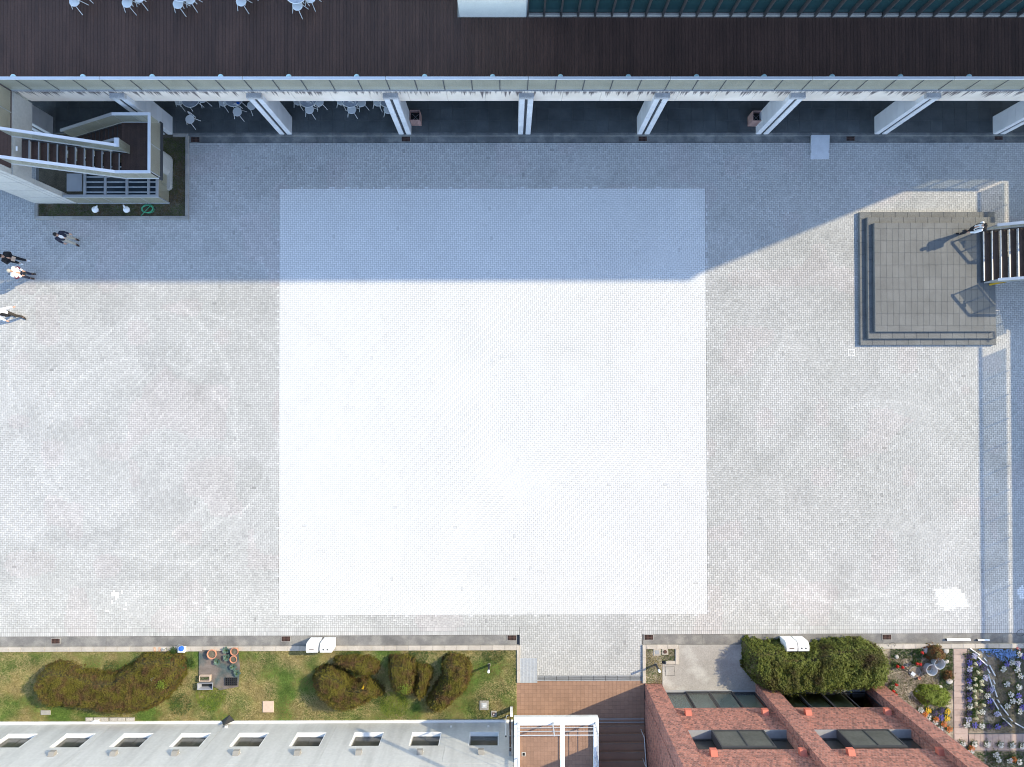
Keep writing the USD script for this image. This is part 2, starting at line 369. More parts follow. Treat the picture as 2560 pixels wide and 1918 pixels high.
plaza = thing("plaza", "herringbone paved court between the buildings", kind="structure")
MB().box(XW, XE, YS, YN, -0.14, -0.007).build("paving_bed", "joint_sand", plaza)
MB().box(PX0, PX1, PYS, YS, -0.14, -0.007).build("paving_bed", "joint_sand", plaza)


def cut_out(r, hole):      # r: (n,4) rectangles x0,x1,y0,y1; removes the hole, keeps the pieces
    hx0, hx1, hy0, hy1 = hole
    hit = (r[:, 0] < hx1) & (r[:, 1] > hx0) & (r[:, 2] < hy1) & (r[:, 3] > hy0)
    keep, q = r[~hit], r[hit]
    out = [keep]
    a = q.copy(); a[:, 1] = np.minimum(a[:, 1], hx0); out.append(a)
    a = q.copy(); a[:, 0] = np.maximum(a[:, 0], hx1); out.append(a)
    m = q.copy(); m[:, 0] = np.maximum(m[:, 0], hx0); m[:, 1] = np.minimum(m[:, 1], hx1)
    a = m.copy(); a[:, 3] = np.minimum(a[:, 3], hy0); out.append(a)
    a = m.copy(); a[:, 2] = np.maximum(a[:, 2], hy1); out.append(a)
    r = np.vstack(out)
    return r[(r[:, 1] - r[:, 0] > 0.004) & (r[:, 3] - r[:, 2] > 0.004)]


def clip(r, b):
    r = np.stack([np.maximum(r[:, 0], b[0]), np.minimum(r[:, 1], b[1]), np.maximum(r[:, 2], b[2]), np.minimum(r[:, 3], b[3])], 1)
    return r[(r[:, 1] - r[:, 0] > 0.004) & (r[:, 3] - r[:, 2] > 0.004)]


def herringbone(b):
    a = 0.1
    i = np.arange(math.floor(b[0] / a) - 2, math.ceil(b[1] / a) + 2)
    j = np.arange(math.floor(b[2] / a) - 2, math.ceil(b[3] / a) + 2)
    I, J = np.meshgrid(i, j, indexing="ij")
    d = (I - J) % 4
    h, v = d == 0, d == 3
    R = np.vstack([np.stack([I[h] * a, I[h] * a + 2 * a, J[h] * a, J[h] * a + a], 1), np.stack([I[v] * a, I[v] * a + a, J[v] * a, J[v] * a + 2 * a], 1)])
    return clip(R, b)


rects = np.vstack([herringbone((XW, XE, YS + 0.4, YN - 0.1)), herringbone((PX0, PX1, PYS, YS + 0.4))])
sx = np.arange(XW, XE, 0.1)
for y0, y1 in ((YS, YS + 0.2), (YS + 0.2, YS + 0.4)):          # soldier courses along the south edge
    s_ = np.stack([sx, sx + 0.1, np.full_like(sx, y0), np.full_like(sx, y1)], 1)
    rects = np.vstack([rects, cut_out(s_, (PX0, PX1, -20, 0))])
sx2 = np.arange(XW, XE, 0.2)
rects = np.vstack([rects, np.stack([sx2, sx2 + 0.2, np.full_like(sx2, YN - 0.1), np.full_like(sx2, YN)], 1)])
rects = cut_out(rects, BED)
white_box = (SQ0[0], SQ1[0], SQ0[1], SQ1[1])
r_white, r_grey = clip(rects, white_box), cut_out(rects, white_box)


def tones(r, white):
    c = np.stack([(r[:, 0] + r[:, 1]) / 2, (r[:, 2] + r[:, 3]) / 2], 1)
    p3 = np.c_[c, np.zeros(len(c))]
    g = np.random.default_rng(3 if white else 4)
    slow = meshkit.fbm(p3 * 0.22, 4, 5) - 0.5
    mid = meshkit.fbm(p3 * 0.9 + 7, 3, 9) - 0.5
    if white:
        t = 0.64 * (1 + 0.07 * slow + 0.07 * mid + g.normal(0, 0.018, len(c)))
        worn = (meshkit.fbm(p3 * 2.5, 3, 21) > 0.735) & (g.random(len(c)) < 0.35)
        t = np.where(worn, t * 0.93, t)
        t = np.where(g.random(len(c)) < 0.0007, t * 0.80, t)
        for cx, cy, rad, w in ((2.0, -4.0, 6.2, 0.09), (-3.5, -1.0, 4.6, 0.08), (14.0, 2.0, 9.0, 0.10), (-16.0, -6.0, 11.0, 0.09)):   # faint tyre arcs
            t = t * (1 - 0.07 * np.exp(-((np.abs(np.hypot(c[:, 0] - cx, c[:, 1] - cy) - rad)) / w) ** 2) * meshkit.noise(p3 * 0.5, 61))
        grime = meshkit.fbm(p3 * 0.45 + 11, 5, 71)
        t = t * (1 - 0.03 * np.clip((grime - 0.52) / 0.16, 0, 1))
        return np.clip(np.stack([t, t * 0.997, t * 0.985], 1), 0.1, 0.88)
    t = 0.445 * (1 + 0.15 * slow + 0.16 * mid + g.normal(0, 0.055, len(c)))
    for cx, cy, rad, w in ((-17.3, 0.6, 7.6, 0.10), (-16.5, -2.2, 6.3, 0.09), (-18.4, -3.2, 4.9, 0.10), (-20.5, -1.2, 6.9, 0.09), (-23.0, 1.0, 12.0, 0.10), (16.5, -3.5, 7.0, 0.09), (21.0, -2.0, 8.5, 0.08), (19.0, -6.0, 5.5, 0.09)):   # faint scuffed circles
        d = np.abs(np.hypot(c[:, 0] - cx, c[:, 1] - cy) - rad)
        t *= 1 + 0.10 * np.exp(-(d / w) ** 2) * (0.4 + meshkit.noise(p3 * 0.5, 2))
    t *= 1 - 0.10 * np.exp(-((c[:, 1] - 4.6) / 1.1) ** 2) * (meshkit.noise(p3 * 0.6, 4))
    t *= 1 + 0.14 * np.exp(-((c[:, 1] + 10.6) / 1.6) ** 2) * meshkit.noise(p3 * 0.35, 14)
    tint = np.stack([t * 1.01, t * (1.0 - 0.012 * mid), t * (0.965 + 0.03 * slow)], 1)
    spots = g.random(len(c)) < 0.0009
    tint[spots] *= 0.74
    oil = meshkit.fbm(p3 * 0.55 + 40, 4, 44)
    tint *= (1 - 0.09 * np.clip((oil - 0.60) / 0.12, 0, 1))[:, None]
    edge = (np.maximum(np.maximum(white_box[0] - c[:, 0], c[:, 0] - white_box[1]), np.maximum(white_box[2] - c[:, 1], c[:, 1] - white_box[3])) < 0.075) & (g.random(len(c)) < 0.22)
    tint[edge] = (0.58, 0.58, 0.575)
    rosy = meshkit.noise(p3 * 0.7, 33) > 0.72
    tint[rosy] *= (1.02, 0.985, 0.99)
    for (zx, zy, zz), rx, ry, p in (((1585, 205, "P"), 0.92, 0.60, 1.0), ((2215, 150, "P"), 0.40, 0.30, 1.0)):     # patches painted over in white
        q = at(zx, zy, 0, zz)
        e = ((c[:, 0] - q[0]) / rx) ** 2 + ((c[:, 1] - q[1]) / ry) ** 2 + 1.1 * (meshkit.noise(p3 * 2.6, 8) - 0.5)
        tint[(e < 1) & (g.random(len(c)) < p)] = (0.78, 0.78, 0.77)
    for zx, zy, rr in ((1005, 180, 0.16), (975, 150, 0.10), (1050, 150, 0.10), (960, 230, 0.09), (1100, 250, 0.08), (1070, 290, 0.10), (920, 310, 0.09), (1770, 115, 0.07), (1870, 147, 0.07), (1680, 235, 0.09), (1800, 285, 0.09), (1130, 1530 - 1438, 0.0)):
        q = at(zx, zy, 0, "K")
        tint[np.hypot(c[:, 0] - q[0], (c[:, 1] - q[1])) < rr] = (0.80, 0.80, 0.79)
    return tint


def paver_mesh(r, tint, name, z_seed, label):
    g = np.random.default_rng(z_seed)
    jt, ch = (0.0030 if name == "painted_paver" else 0.0042), 0.006
    z = g.normal(0, 0.0012, len(r))
    x0, x1, y0, y1 = r[:, 0] + jt, r[:, 1] - jt, r[:, 2] + jt, r[:, 3] - jt
    ok = (x1 - x0 > 0.012) & (y1 - y0 > 0.012)
    x0, x1, y0, y1, z, tint = x0[ok], x1[ok], y0[ok], y1[ok], z[ok], tint[ok]
    lo = np.full_like(z, -0.03)
    X = np.stack([x0, x1, x1, x0, x0 + ch * 0.5, x1 - ch * 0.5, x1 - ch * 0.5, x0 + ch * 0.5], 1)
    Y = np.stack([y0, y0, y1, y1, y0 + ch * 0.5, y0 + ch * 0.5, y1 - ch * 0.5, y1 - ch * 0.5], 1)
    Zz = np.stack([lo, lo, lo, lo, z, z, z, z], 1)
    v = np.stack([X, Y, Zz], -1).reshape(-1, 3)
    q = np.array([[4, 5, 6], [4, 6, 7], [0, 1, 5], [0, 5, 4], [1, 2, 6], [1, 6, 5], [2, 3, 7], [2, 7, 6], [3, 0, 4], [3, 4, 7]])
    f = (np.arange(len(z))[:, None, None] * 8 + q[None]).reshape(-1, 3)
    p = path_for(plaza, name)
    me = usdkit.mesh(stage, p, (v, f), LOOK["paver"])
    UsdGeom.PrimvarsAPI(me).CreatePrimvar("tint", Sdf.ValueTypeNames.Color3fArray, "vertex").Set(Vt.Vec3fArray.FromNumpy(np.repeat(tint, 8, 0).astype(np.float32)))
    tag(me, label=label, kind="stuff")


paver_mesh(r_grey, tones(r_grey, False), "paver", 1, "grey concrete pavers laid in herringbone")
paver_mesh(r_white, tones(r_white, True), "painted_paver", 2, "white painted pavers forming a large square")

# white framed cover west of the granite podium
q = at(720, 1387, 0, "G")
t = thing("access_cover", "white outlined square access cover set in the paving beside the granite podium", "access cover")
m = MB()
for a in ((-.17, .17, -.17, -.152), (-.17, .17, .152, .17), (-.17, -.152, -.152, .152), (.152, .17, -.152, .152)):
    m.box(q[0] + a[0], q[0] + a[1], q[1] + a[2], q[1] + a[3], 0.002, 0.006)
m.build("frame", "white_paint", t)
MB().add(np.c_[[q[0] + .10, q[0] + .152, q[0] + .152], [q[1] + .152, q[1] + .10, q[1] + .152], [0.005] * 3], [[0, 1, 2]]).add(
    np.c_[[q[0] + .10, q[0] + .152, q[0] + .152], [q[1] - .152, q[1] - .152, q[1] - .10], [0.005] * 3], [[0, 1, 2]]).box(q[0] + .10, q[0] + .150, q[1] - .03, q[1] + .06, 0.002, 0.0055).build("corner_mark", "white_paint", t)
q = at(2030, 1505, 0, "A")
m = MB()
for a in ((-.17, .17, -.17, -.160), (-.17, .17, .160, .17), (-.17, -.160, -.160, .160), (.160, .17, -.160, .160)):
    m.box(q[0] + a[0], q[0] + a[1], q[1] + a[2], q[1] + a[3], 0.002, 0.005)
t = thing("access_cover", "square paved access cover with thin dark outline beside the planted bed kerb", "access cover")
m.build("frame", "steel_grey", t)

# ------------------------------------------------------------------ gutters, kerbs, step edges
gut = thing("south_gutter", "concrete gutter strip along the south edge of the court", kind="structure")
for x0, x1 in ((-29.0, PX0 - 0.14), (PX1 + 0.02, 31.0)):
    xs = np.arange(x0, x1 - 0.5, 3.0).tolist() + [x1]
    for a, b in zip(xs[:-1], xs[1:]):
        MB().box(a + 0.004, b - 0.004, -12.60, YS - 0.008, -0.14, -0.016).build("gutter_slab", "gutter_concrete", gut)
    MB().box(x0, x1, -12.6, YS, -0.15, -0.03).build("bedding", "joint_sand", gut)
kerb = thing("south_kerb", "pale stone kerb between gutter and gardens", kind="structure")


def kerb_run(x0, x1, y0, y1, z1=0.09, step=0.6, parent=None, mat="kerb_stone", z0=-0.14):
    along_x = (x1 - x0) > (y1 - y0)
    L = (x1 - x0) if along_x else (y1 - y0)
    n = max(1, round(L / step))
    for k in range(n):
        a, b = k * L / n + 0.004, (k + 1) * L / n - 0.004
        m = MB()
        m.cbox(*((x0 + a, x0 + b, y0, y1) if along_x else (x0, x1, y0 + a, y0 + b)), z0, z1, 0.012)
        m.build("kerb_stone", mat, parent)


kerb_run(-29.0, PX0 - 0.15, -12.83, -12.605, parent=kerb)
kerb_run(PX0 - 0.15, PX0 - 0.005, -14.45, -12.605, parent=kerb)
kerb_run(PX1 + 0.18, 8.4, -12.80, -12.605, parent=kerb)
kerb_run(PX1 + 0.005, PX1 + 0.165, -14.5, -12.605, parent=kerb)
kerb_run(17.2, 31.0, -12.83, -12.605, parent=kerb)
kerb_run(8.26, 8.41, -13.565, -12.81, parent=kerb)
kerb_run(7.78, 8.25, -13.55, -13.40, parent=kerb)

gutn = thing("north_gutter", "dark concrete gutter at the foot of the arcade step", kind="structure")
for a in np.arange(-16.0, 36, 2.4):
    MB().box(a + 0.004, a + 2.396, YN + 0.006, 12.82, -0.14, -0.02).build("gutter_slab", "gutter_dark", gutn)
    MB().cbox(a + 0.004, a + 2.396, 12.826, 12.96, -0.14, 0.12, 0.01).build("step_edge", "gutter_dark", gutn)

arc = thing("arcade_floor", "dark tiled floor under the terrace arcade", kind="structure")
MB().box(-30, 36, 12.97, 22.0, -0.14, 0.108).build("screed", "gutter_dark", arc)
nt = 0
for j in range(3):
    for k in range(92):
        x = -22.6 + 0.6 * k
        MB().cbox(x + 0.004, x + 0.596, 12.975 + 0.6 * j + 0.004, 12.975 + 0.6 * j + 0.596, 0.108, 0.12 + random.uniform(-0.0008, 0.0008), 0.004).build("floor_tile", "arcade_tile", arc)

for zz, zx, zy in (("A", 1685, 1205), ("B", 1293, 1200), ("C", 1128, 1197), ("D", 712, 1195), ("D", 1990, 1187), ("K", 480, 570), ("L", 258, 550), ("L", 2208, 541), ("N", 1180, 537), ("P", 1025, 535)):
    x, y = at(zx, zy, 0, zz)
    north = y > 0
    where = {"A": "beside the planted bed of the western stair", "B": "below the second full arcade column", "C": "below the arcade column right of centre", "K": "left of all along the lawn gutter"}.get(zz)
    lab = {("A", 1685): "rusty gutter grate beside the planted bed of the western stair", ("B", 1293): "rusty gutter grate at the foot of the arcade column left of the middle one",
           ("C", 1128): "rusty gutter grate at the foot of the arcade column right of the middle one", ("D", 712): "rusty gutter grate just right of the pale steel ramp plate", ("D", 1990): "rusty gutter grate at the foot of the rightmost arcade column",
           ("K", 480): "rusty gutter grate above the long kidney-shaped shrub", ("L", 258): "rusty gutter grate just left of the two white bins on the lawn edge", ("L", 2208): "rusty gutter grate at the left corner of the entrance path",
           ("N", 1180): "rusty gutter grate at the right corner of the entrance path", ("P", 1025): "rusty gutter grate at the right end of the tall green hedge"}[(zz, zx)]
    t = thing("drain_grate", lab, "drain grate", "rusty gutter grates")
    w, d = 0.21, 0.125
    m = MB()
    e = 0.05 if north else 0.02
    for a in ((-w - e, w + e, -d - e, -d), (-w - e, w + e, d, d + e), (-w - e, -w, -d, d), (w, w + e, -d, d)):
        m.box(x + a[0], x + a[1], y + a[2], y + a[3], -0.05, 0.008)
    m.build("frame", "gutter_dark" if north else "kerb_grey", t)
    MB().box(x - w, x + w, y - d, y + d, -0.014, -0.011).build("pit", "black_gap", t)
    for k in range(7):
        xx = x - w + 0.015 + k * (2 * w - 0.03) / 6
        MB().box(xx - 0.014, xx + 0.014, y - d, y + d, -0.009, 0.004).build("grate_bar", "rust_iron", t)
    MB().box(x - w, x + w, y - 0.012, y + 0.012, 0.0045, 0.007).build("cross_bar", "rust_iron", t)

# steel ramp plate over the north gutter and mesh plate on the entrance path
x0, y1 = at(372, 1166, 0.12, "D"); x1, y0 = at(526, 1373, 0.02, "D")
t = thing("ramp_plate", "pale steel ramp plate bridging the gutter below the arcade", "ramp plate")
MB().hexa([[x0, y0, 0.004], [x1, y0, 0.004], [x1, y1, 0.128], [x0, y1, 0.128], [x0, y0, 0.014], [x1, y0, 0.014], [x1, y1, 0.14], [x0, y1, 0.14]]).build("plate", "galvanised", t)
MB().box(x0, x0 + 0.03, y0 + 0.3, y1, 0.0, 0.06).box(x1 - 0.03, x1, y0 + 0.3, y1, 0.0, 0.06).build("side_rib", "steel_grey", t)
x0, y1 = at(66, 718, 0.05, "N"); x1, y0 = at(218, 930, 0.05, "N")
t = thing("mesh_plate", "grey steel mesh plate lying at the left end of the entrance drain", "steel plate")
MB().box(x0, x1, y0, y1, 0.03, 0.045).build("plate", "galvanised", t)
for k in range(13):
    xx = x0 + 0.02 + k * (x1 - x0 - 0.04) / 12
    MB().box(xx - 0.006, xx + 0.006, y0, y1, 0.0455, 0.055).build("mesh_bar", "steel_grey", t)
for k in range(17):
    yy = y0 + 0.02 + k * (y1 - y0 - 0.04) / 16
    MB().box(x0, x1, yy - 0.005, yy + 0.005, 0.0558, 0.062).build("mesh_bar", "galvanised", t)
MB().box(x0, x0 + 0.03, y0, y1, 0.0, 0.029).box(x1 - 0.03, x1, y0, y1, 0.0, 0.029).build("foot", "steel_grey", t)

# ------------------------------------------------------------------ terrace building: arcade piers, beam, deck, parapet
ter = thing("terrace_building", "long concrete terrace over an arcade with dark boarded deck and frosted parapet", "building")
EAST = 36.0
MB().box(-34, EAST, 13.50, 44, 4.35, 4.80).build("deck_slab", "concrete", ter)
MB().box(-34, EAST, 13.13, 13.50, 3.70, 4.79).build("beam_core", "concrete", ter)
MB().box(-34, EAST, 18.6, 18.9, 0.1, 4.34).build("arcade_wall", "room_dark", ter)
MB().box(-34, EAST, 13.06, 13.49, 4.795, 4.83).build("ledge", "stain_stone", ter)
xs = np.arange(-21.40, EAST, 1.70)
for a in xs:
    MB().box(a + 0.006, a + 1.694, 13.095, 13.129, 3.70, 4.77).build("beam_panel", "stained_beam", ter)
COLX = [0.80 + 5.96 * k for k in range(-4, 6)]
for cx in COLX:
    if cx > 34: continue
    p = path_for(ter, "pier"); UsdGeom.Xform.Define(stage, p)
    for s in (-1, 1):
        x0, x1 = (cx - 0.315, cx - 0.06) if s < 0 else (cx + 0.06, cx + 0.315)
        hs = np.linspace(0.10, 4.42, 9)
        for a, b in zip(hs[:-1], hs[1:]):
            fr = shapely.box(x0 + 0.03, 12.915, x1 - 0.03, 13.75).buffer(0.03, quad_segs=3)
            pr = trimesh.creation.extrude_polygon(fr, b - a - 0.008, engine="earcut")
            MB().tm_move(pr, (0, 0, a + 0.004)).build("pier_slab", "pier_slab", p)
    MB().box(cx - 0.059, cx + 0.059, 12.98, 13.70, 0.1, 4.42).box(cx - 0.30, cx + 0.30, 12.93, 13.70, 0.1, 4.41).build("core", "dark_metal", p)
    MB().cbox(cx - 0.33, cx + 0.33, 12.87, 13.094, 4.424, 4.60, 0.01).build("cap_stone", "stain_stone", p)

pitch = 0.15
for k in range(300):
    x = -22.3 + k * pitch
    yb = 16.28 if x > -2.25 else 22.0
    MB().cbox(x + 0.004, x + pitch - 0.004, 13.26, yb, 4.815, 4.85 + random.uniform(-0.001, 0.001), 0.004).build("deck_board", "deck_wood", ter)
m = MB()
for x in list(np.arange(-33.9, -22.4, pitch)) + list(np.arange(22.71, EAST - 0.2, pitch)):
    m.box(x + 0.004, x + pitch - 0.004, 13.26, 16.28 if x > 0 else 22.0, 4.815, 4.85)
m.build("deck_board", "deck_wood", ter, kind="stuff")


def parapet_x(parent, xs, y, zb, zt, cap=0.12, joint_every=5, first=0):
    """Straight parapet along x: frosted panels between thin posts, aluminium cap in lengths."""
    for i, (a, b) in enumerate(zip(xs[:-1], xs[1:])):
        MB().box(a + 0.017, b - 0.017, y - 0.012, y + 0.012, zb + 0.05, zt - 0.061).build("glass_panel", "frosted", parent)
        MB().box(a - 0.0165, a + 0.0165, y - 0.025, y + 0.055, zb, zt - 0.061).build("post", "dark_metal", parent)
    MB().box(xs[0], xs[-1], y - 0.02, y + 0.02, zb + 0.015, zb + 0.049).build("bottom_rail", "steel_grey", parent)
    js = list(range(first, len(xs), joint_every))
    js = ([0] if js[0] else []) + js + ([len(xs) - 1] if js[-1] != len(xs) - 1 else [])
    for i, j in zip(js[:-1], js[1:]):
        MB().cbox(xs[i] + 0.012, xs[j] - 0.012, y - cap / 2, y + cap / 2, zt - 0.06, zt, 0.006).build("cap_rail", "aluminium", parent)


jx = at(137, 720, 5.5, "C")[0]
px = [jx + 1.192 * k for k in range(-19, 28)]
px = [x for x in px if -21.4 < x < 31.2]
px = [-21.52] + px + [31.15]
first = [i for i, x in enumerate(px) if abs(x - jx) < 0.01][0] % 5
parapet_x(ter, px, 13.12, 4.84, 6.01, first=first)
for i, (zz, zx) in enumerate((("A", 120), ("A", 720), ("A", 1318), ("A", 1908), ("B", 286), ("B", 871), ("B", 1457), ("B", 2042), ("C", 418), ("C", 1002), ("C", 1590), ("C", 2172), ("D", 549), ("D", 1138), ("D", 1730))):
    x, _ = at(zx, 650, 5.75, zz)
    t = path_for(ter, "lamp"); UsdGeom.Xform.Define(stage, t)
    MB().lathe([(0.0, 0.07), (0.07, 0.06), (0.11, 0.02), (0.115, -0.03), (0.0, -0.035)][::-1], (x, 13.26, 5.80), 16).build("lamp_shade", "lamp_glass", t, smooth=40)
    MB().bar((x, 13.18, 5.74), (x, 13.30, 5.74), 0.03, 0.03).build("bracket", "steel_grey", t)

# west wing: short bridge with its own parapet, beam and plain concrete end wall
MB().box(-23.6, -21.50, 9.72, 13.05, 4.35, 4.80).build("deck_slab", "concrete", ter)
for k in range(15):
    MB().box(-23.55 + 0.15 * k + 0.004 - 0.2, -23.55 + 0.15 * k + 0.146 - 0.2, 9.74, 13.25, 4.815, 4.85).build("deck_board", "deck_wood", ter)
MB().box(-21.50, -21.46, 9.45, 13.06, 3.55, 4.77).build("beam_panel", "concrete", ter)
MB().box(-23.6, -21.51, 9.45, 9.70, 0.0, 3.30).box(-23.6, -21.51, 9.45, 9.70, 3.308, 4.80).box(-23.6, -21.51, 9.45, 9.70, 4.808, 6.5).build("end_wall", "concrete", ter)
for z in (1.2, 2.4, 3.6, 4.9):
    MB().box(-23.59, -21.52, 9.444, 9.449, z, z + 0.012).build("joint_line", "stain_stone", ter)
for x in (-22.0, -21.75):
    MB().box(x, x + 0.012, 9.442, 9.449, 0.1, 6.5).build("joint_line", "stain_stone", ter)
ys = np.linspace(11.22, 13.05, 3)
for a, b in zip(ys[:-1], ys[1:]):
    MB().box(-21.53, -21.506, a + 0.012, b - 0.012, 4.89, 5.95).build("glass_panel", "frosted", ter)
    MB().box(-21.56, -21.50, a - 0.012, a + 0.012, 4.84, 5.95).build("post", "steel_grey", ter)
MB().cbox(-21.58, -21.46, 11.2, 13.055, 5.951, 6.01, 0.006).build("cap_rail", "aluminium", ter)

# east bridge beyond the frame: it shades the right side of the court
eb = thing("east_bridge", "raised boarded bridge with frosted parapet where the eastern stair ends", "bridge")
MB().box(31.2, 34.4, -40, 13.05, 4.35, 4.80).build("deck_slab", "concrete", eb)
MB().box(31.25, 34.4, -40, 13.05, 4.805, 4.85).build("deck_floor", "deck_wood", eb)
ys = [13.0 - 1.192 * k for k in range(45)]
for a, b in zip(ys[1:], ys[:-1]):
    if 5.2 < (a + b) / 2 < 8.0: continue
    MB().box(31.14, 31.164, a + 0.012, b - 0.012, 4.94, 5.93).build("glass_panel", "frosted", eb)
    MB().box(31.12, 31.18, a - 0.0115, a + 0.0115, 4.84, 5.93).build("post", "steel_grey", eb)
MB().cbox(31.09, 31.21, ys[-1], 5.2, 5.931, 6.01, 0.006).build("cap_rail", "aluminium", eb)
MB().cbox(31.09, 31.21, 8.05, 13.0, 5.931, 6.01, 0.006).build("cap_rail", "aluminium", eb)
for y in (-36, -30, -24, -18):
    MB().box(32.2, 33.0, y, y + 0.8, -0.1, 4.35).build("pier", "concrete", eb)
MB().box(32.2, 33.0, 0, 0.8, -0.1, 4.35).build("pier", "concrete", eb)

# ------------------------------------------------------------------ tower behind the terrace
tow = thing("office_tower", "tall building with concrete corner block and dark glass curtain wall on the terrace", "building")
XT0 = at(1757, 132, 4.85, "B")[0]
XT1 = at(122, 130, 4.85, "C")[0]
MB().box(XT0, XT1 - 0.01, 16.29, 32, 4.805, 21.5).build("corner_block", "tower_concrete", tow)
MB().box(XT1, 35.95, 16.9, 32, 4.805, 21.5).build("core", "room_dark", tow)
MB().box(XT1, 35.95, 16.36, 16.89, 21.2, 21.5).build("roof_edge", "tower_concrete", tow)
xm0 = at(277, 132, 4.95, "C")[0]
pm = (at(2180, 132, 4.95, "C")[0] - xm0) / 13
mx = [XT1 + 0.06] + [xm0 + pm * k for k in range(48) if xm0 + pm * k < 35.9]
for a, b in zip(mx[:-1], mx[1:]):
    MB().box(a + 0.035, b - 0.035, 16.44, 16.46, 4.98, 21.19).build("glass_pane", "curtain_glass", tow)
    MB().cbox(a + 0.045, b - 0.045, 16.31, 16.43, 4.852, 4.955, 0.01).build("sill", "kerb_stone", tow)
for a in mx:
    MB().box(a - 0.030, a - 0.006, 16.27, 16.45, 4.852, 21.19).box(a + 0.006, a + 0.030, 16.27, 16.45, 4.852, 21.19).build("mullion", "mullion", tow)
MB().box(XT1, XT1 + 0.05, 16.30, 16.5, 4.852, 21.19).build("corner_trim", "aluminium", tow)

# ------------------------------------------------------------------ planted bed and western staircase
bed = thing("stair_bed", "kerbed planted bed around the western staircase", kind="structure")
MB().box(-23.45, -16.14, 8.82, 13.0, -0.14, 0.05).build("bed_soil", "dark_soil", bed)
kerb_run(-23.62, -15.98, 8.66, 8.81, 0.13, 1.0, bed, "kerb_grey")
kerb_run(-16.13, -15.98, 8.815, 12.95, 0.13, 1.0, bed, "kerb_grey")
kerb_run(-23.62, -23.46, 8.815, 9.44, 0.13, 1.0, bed, "kerb_grey")
kerb_run(-16.75, -16.135, 12.80, 12.95, 0.13, 0.6, bed, "kerb_grey")


def blades(n, inside, zf, L, w, seed, lean=0.8):
    g = np.random.default_rng(seed)
    b = inside.bounds
    pts = np.c_[g.uniform(b[0], b[2], n), g.uniform(b[1], b[3], n)]
    pts = pts[shapely.contains_xy(inside, pts[:, 0], pts[:, 1])]
    n = len(pts)
    a = g.uniform(0, 2 * math.pi, n)
    l = L * g.uniform(0.5, 1.3, n)
    d = np.c_[np.cos(a), np.sin(a)]
    s = np.c_[-d[:, 1], d[:, 0]] * (w * g.uniform(0.6, 1.2, n))[:, None]
    z = np.full(n, zf)
    tip = pts + d * (l * g.uniform(0.3, lean, n))[:, None]
    v = np.stack([np.c_[pts - s, z], np.c_[pts + s, z], np.c_[tip, z + l * g.uniform(0.35, 0.9, n)]], 1).reshape(-1, 3)
    return v, np.arange(3 * n).reshape(-1, 3)


MB().add(*blades(26000, sbox(-23.4, 8.84, -16.16, 9.42).union(sbox(-17.2, 9.4, -16.16, 12.75)), 0.05, 0.11, 0.012, 11)).build("bed_grass", "bed_grass", label="low brownish ground cover in the bed around the western stair", cat="ground cover", kind="stuff")

st = thing("staircase", "boarded two-flight staircase with frosted parapets at the west end of the terrace", "staircase")


def flight(parent, x, dx, z, n, y0, y1, rise=0.1667, dz=-1, nose="aluminium", boards=True):
    for k in range(n):
        a, b = sorted((x + dx * k, x + dx * (k + 1)))
        zz = z + dz * rise * (k + 1)
        p = path_for(parent, "tread")
        UsdGeom.Xform.Define(stage, p)
        e = b if dx > 0 else a
        lo, hi = (a - 0.03, b - 0.046) if dx > 0 else (a + 0.046, b + 0.03)
        if dz > 0:
            e = a if dx > 0 else b
            lo, hi = (a + 0.046, b + 0.03) if dx > 0 else (a - 0.03, b - 0.046)
        MB().box(lo, (lo + hi) / 2 - 0.003, y0, y1, zz - 0.045, zz).build("tread_board", "stair_wood", p)
        MB().box((lo + hi) / 2 + 0.003, hi, y0, y1, zz - 0.045, zz).build("tread_board", "stair_wood", p)
        sgn = 1 if e == b else -1
        MB().box(*sorted((e, e - sgn * 0.032)), y0, y1, zz - 0.05, zz + 0.003).build("nosing", nose, p)


FX0, FX1 = -21.12, -17.82
flight(st, FX0, 0.3, 4.85, 11, 9.94, 10.98, nose="steel_grey")
flight(st, FX1, -0.3, 2.85, 16, 11.38, 12.40, nose="dark_metal")
for k in range(12):
    x = FX1 + 0.0 + 0.142 * k
    if x + 0.138 > -16.04: break
    MB().box(x + 0.003, x + 0.139, 9.92, 12.44, 2.80, 2.85).build("landing_board", "stair_wood", st)
MB().box(FX1, -16.06, 9.92, 12.44, 2.55, 2.79).build("landing_frame", "dark_metal", st)
for y in (9.91, 11.01, 11.345, 12.43):
    a, b = ((FX0, 0, 4.72), (FX1 + .1, 0, 2.70)) if y < 11.2 else ((FX1, 0, 2.70), (FX1 - 4.8, 0, 0.05))
    MB().bar((a[0], y, a[2]), (b[0], y, b[2]), 0.03, 0.22).build("stringer", "dark_metal", st)


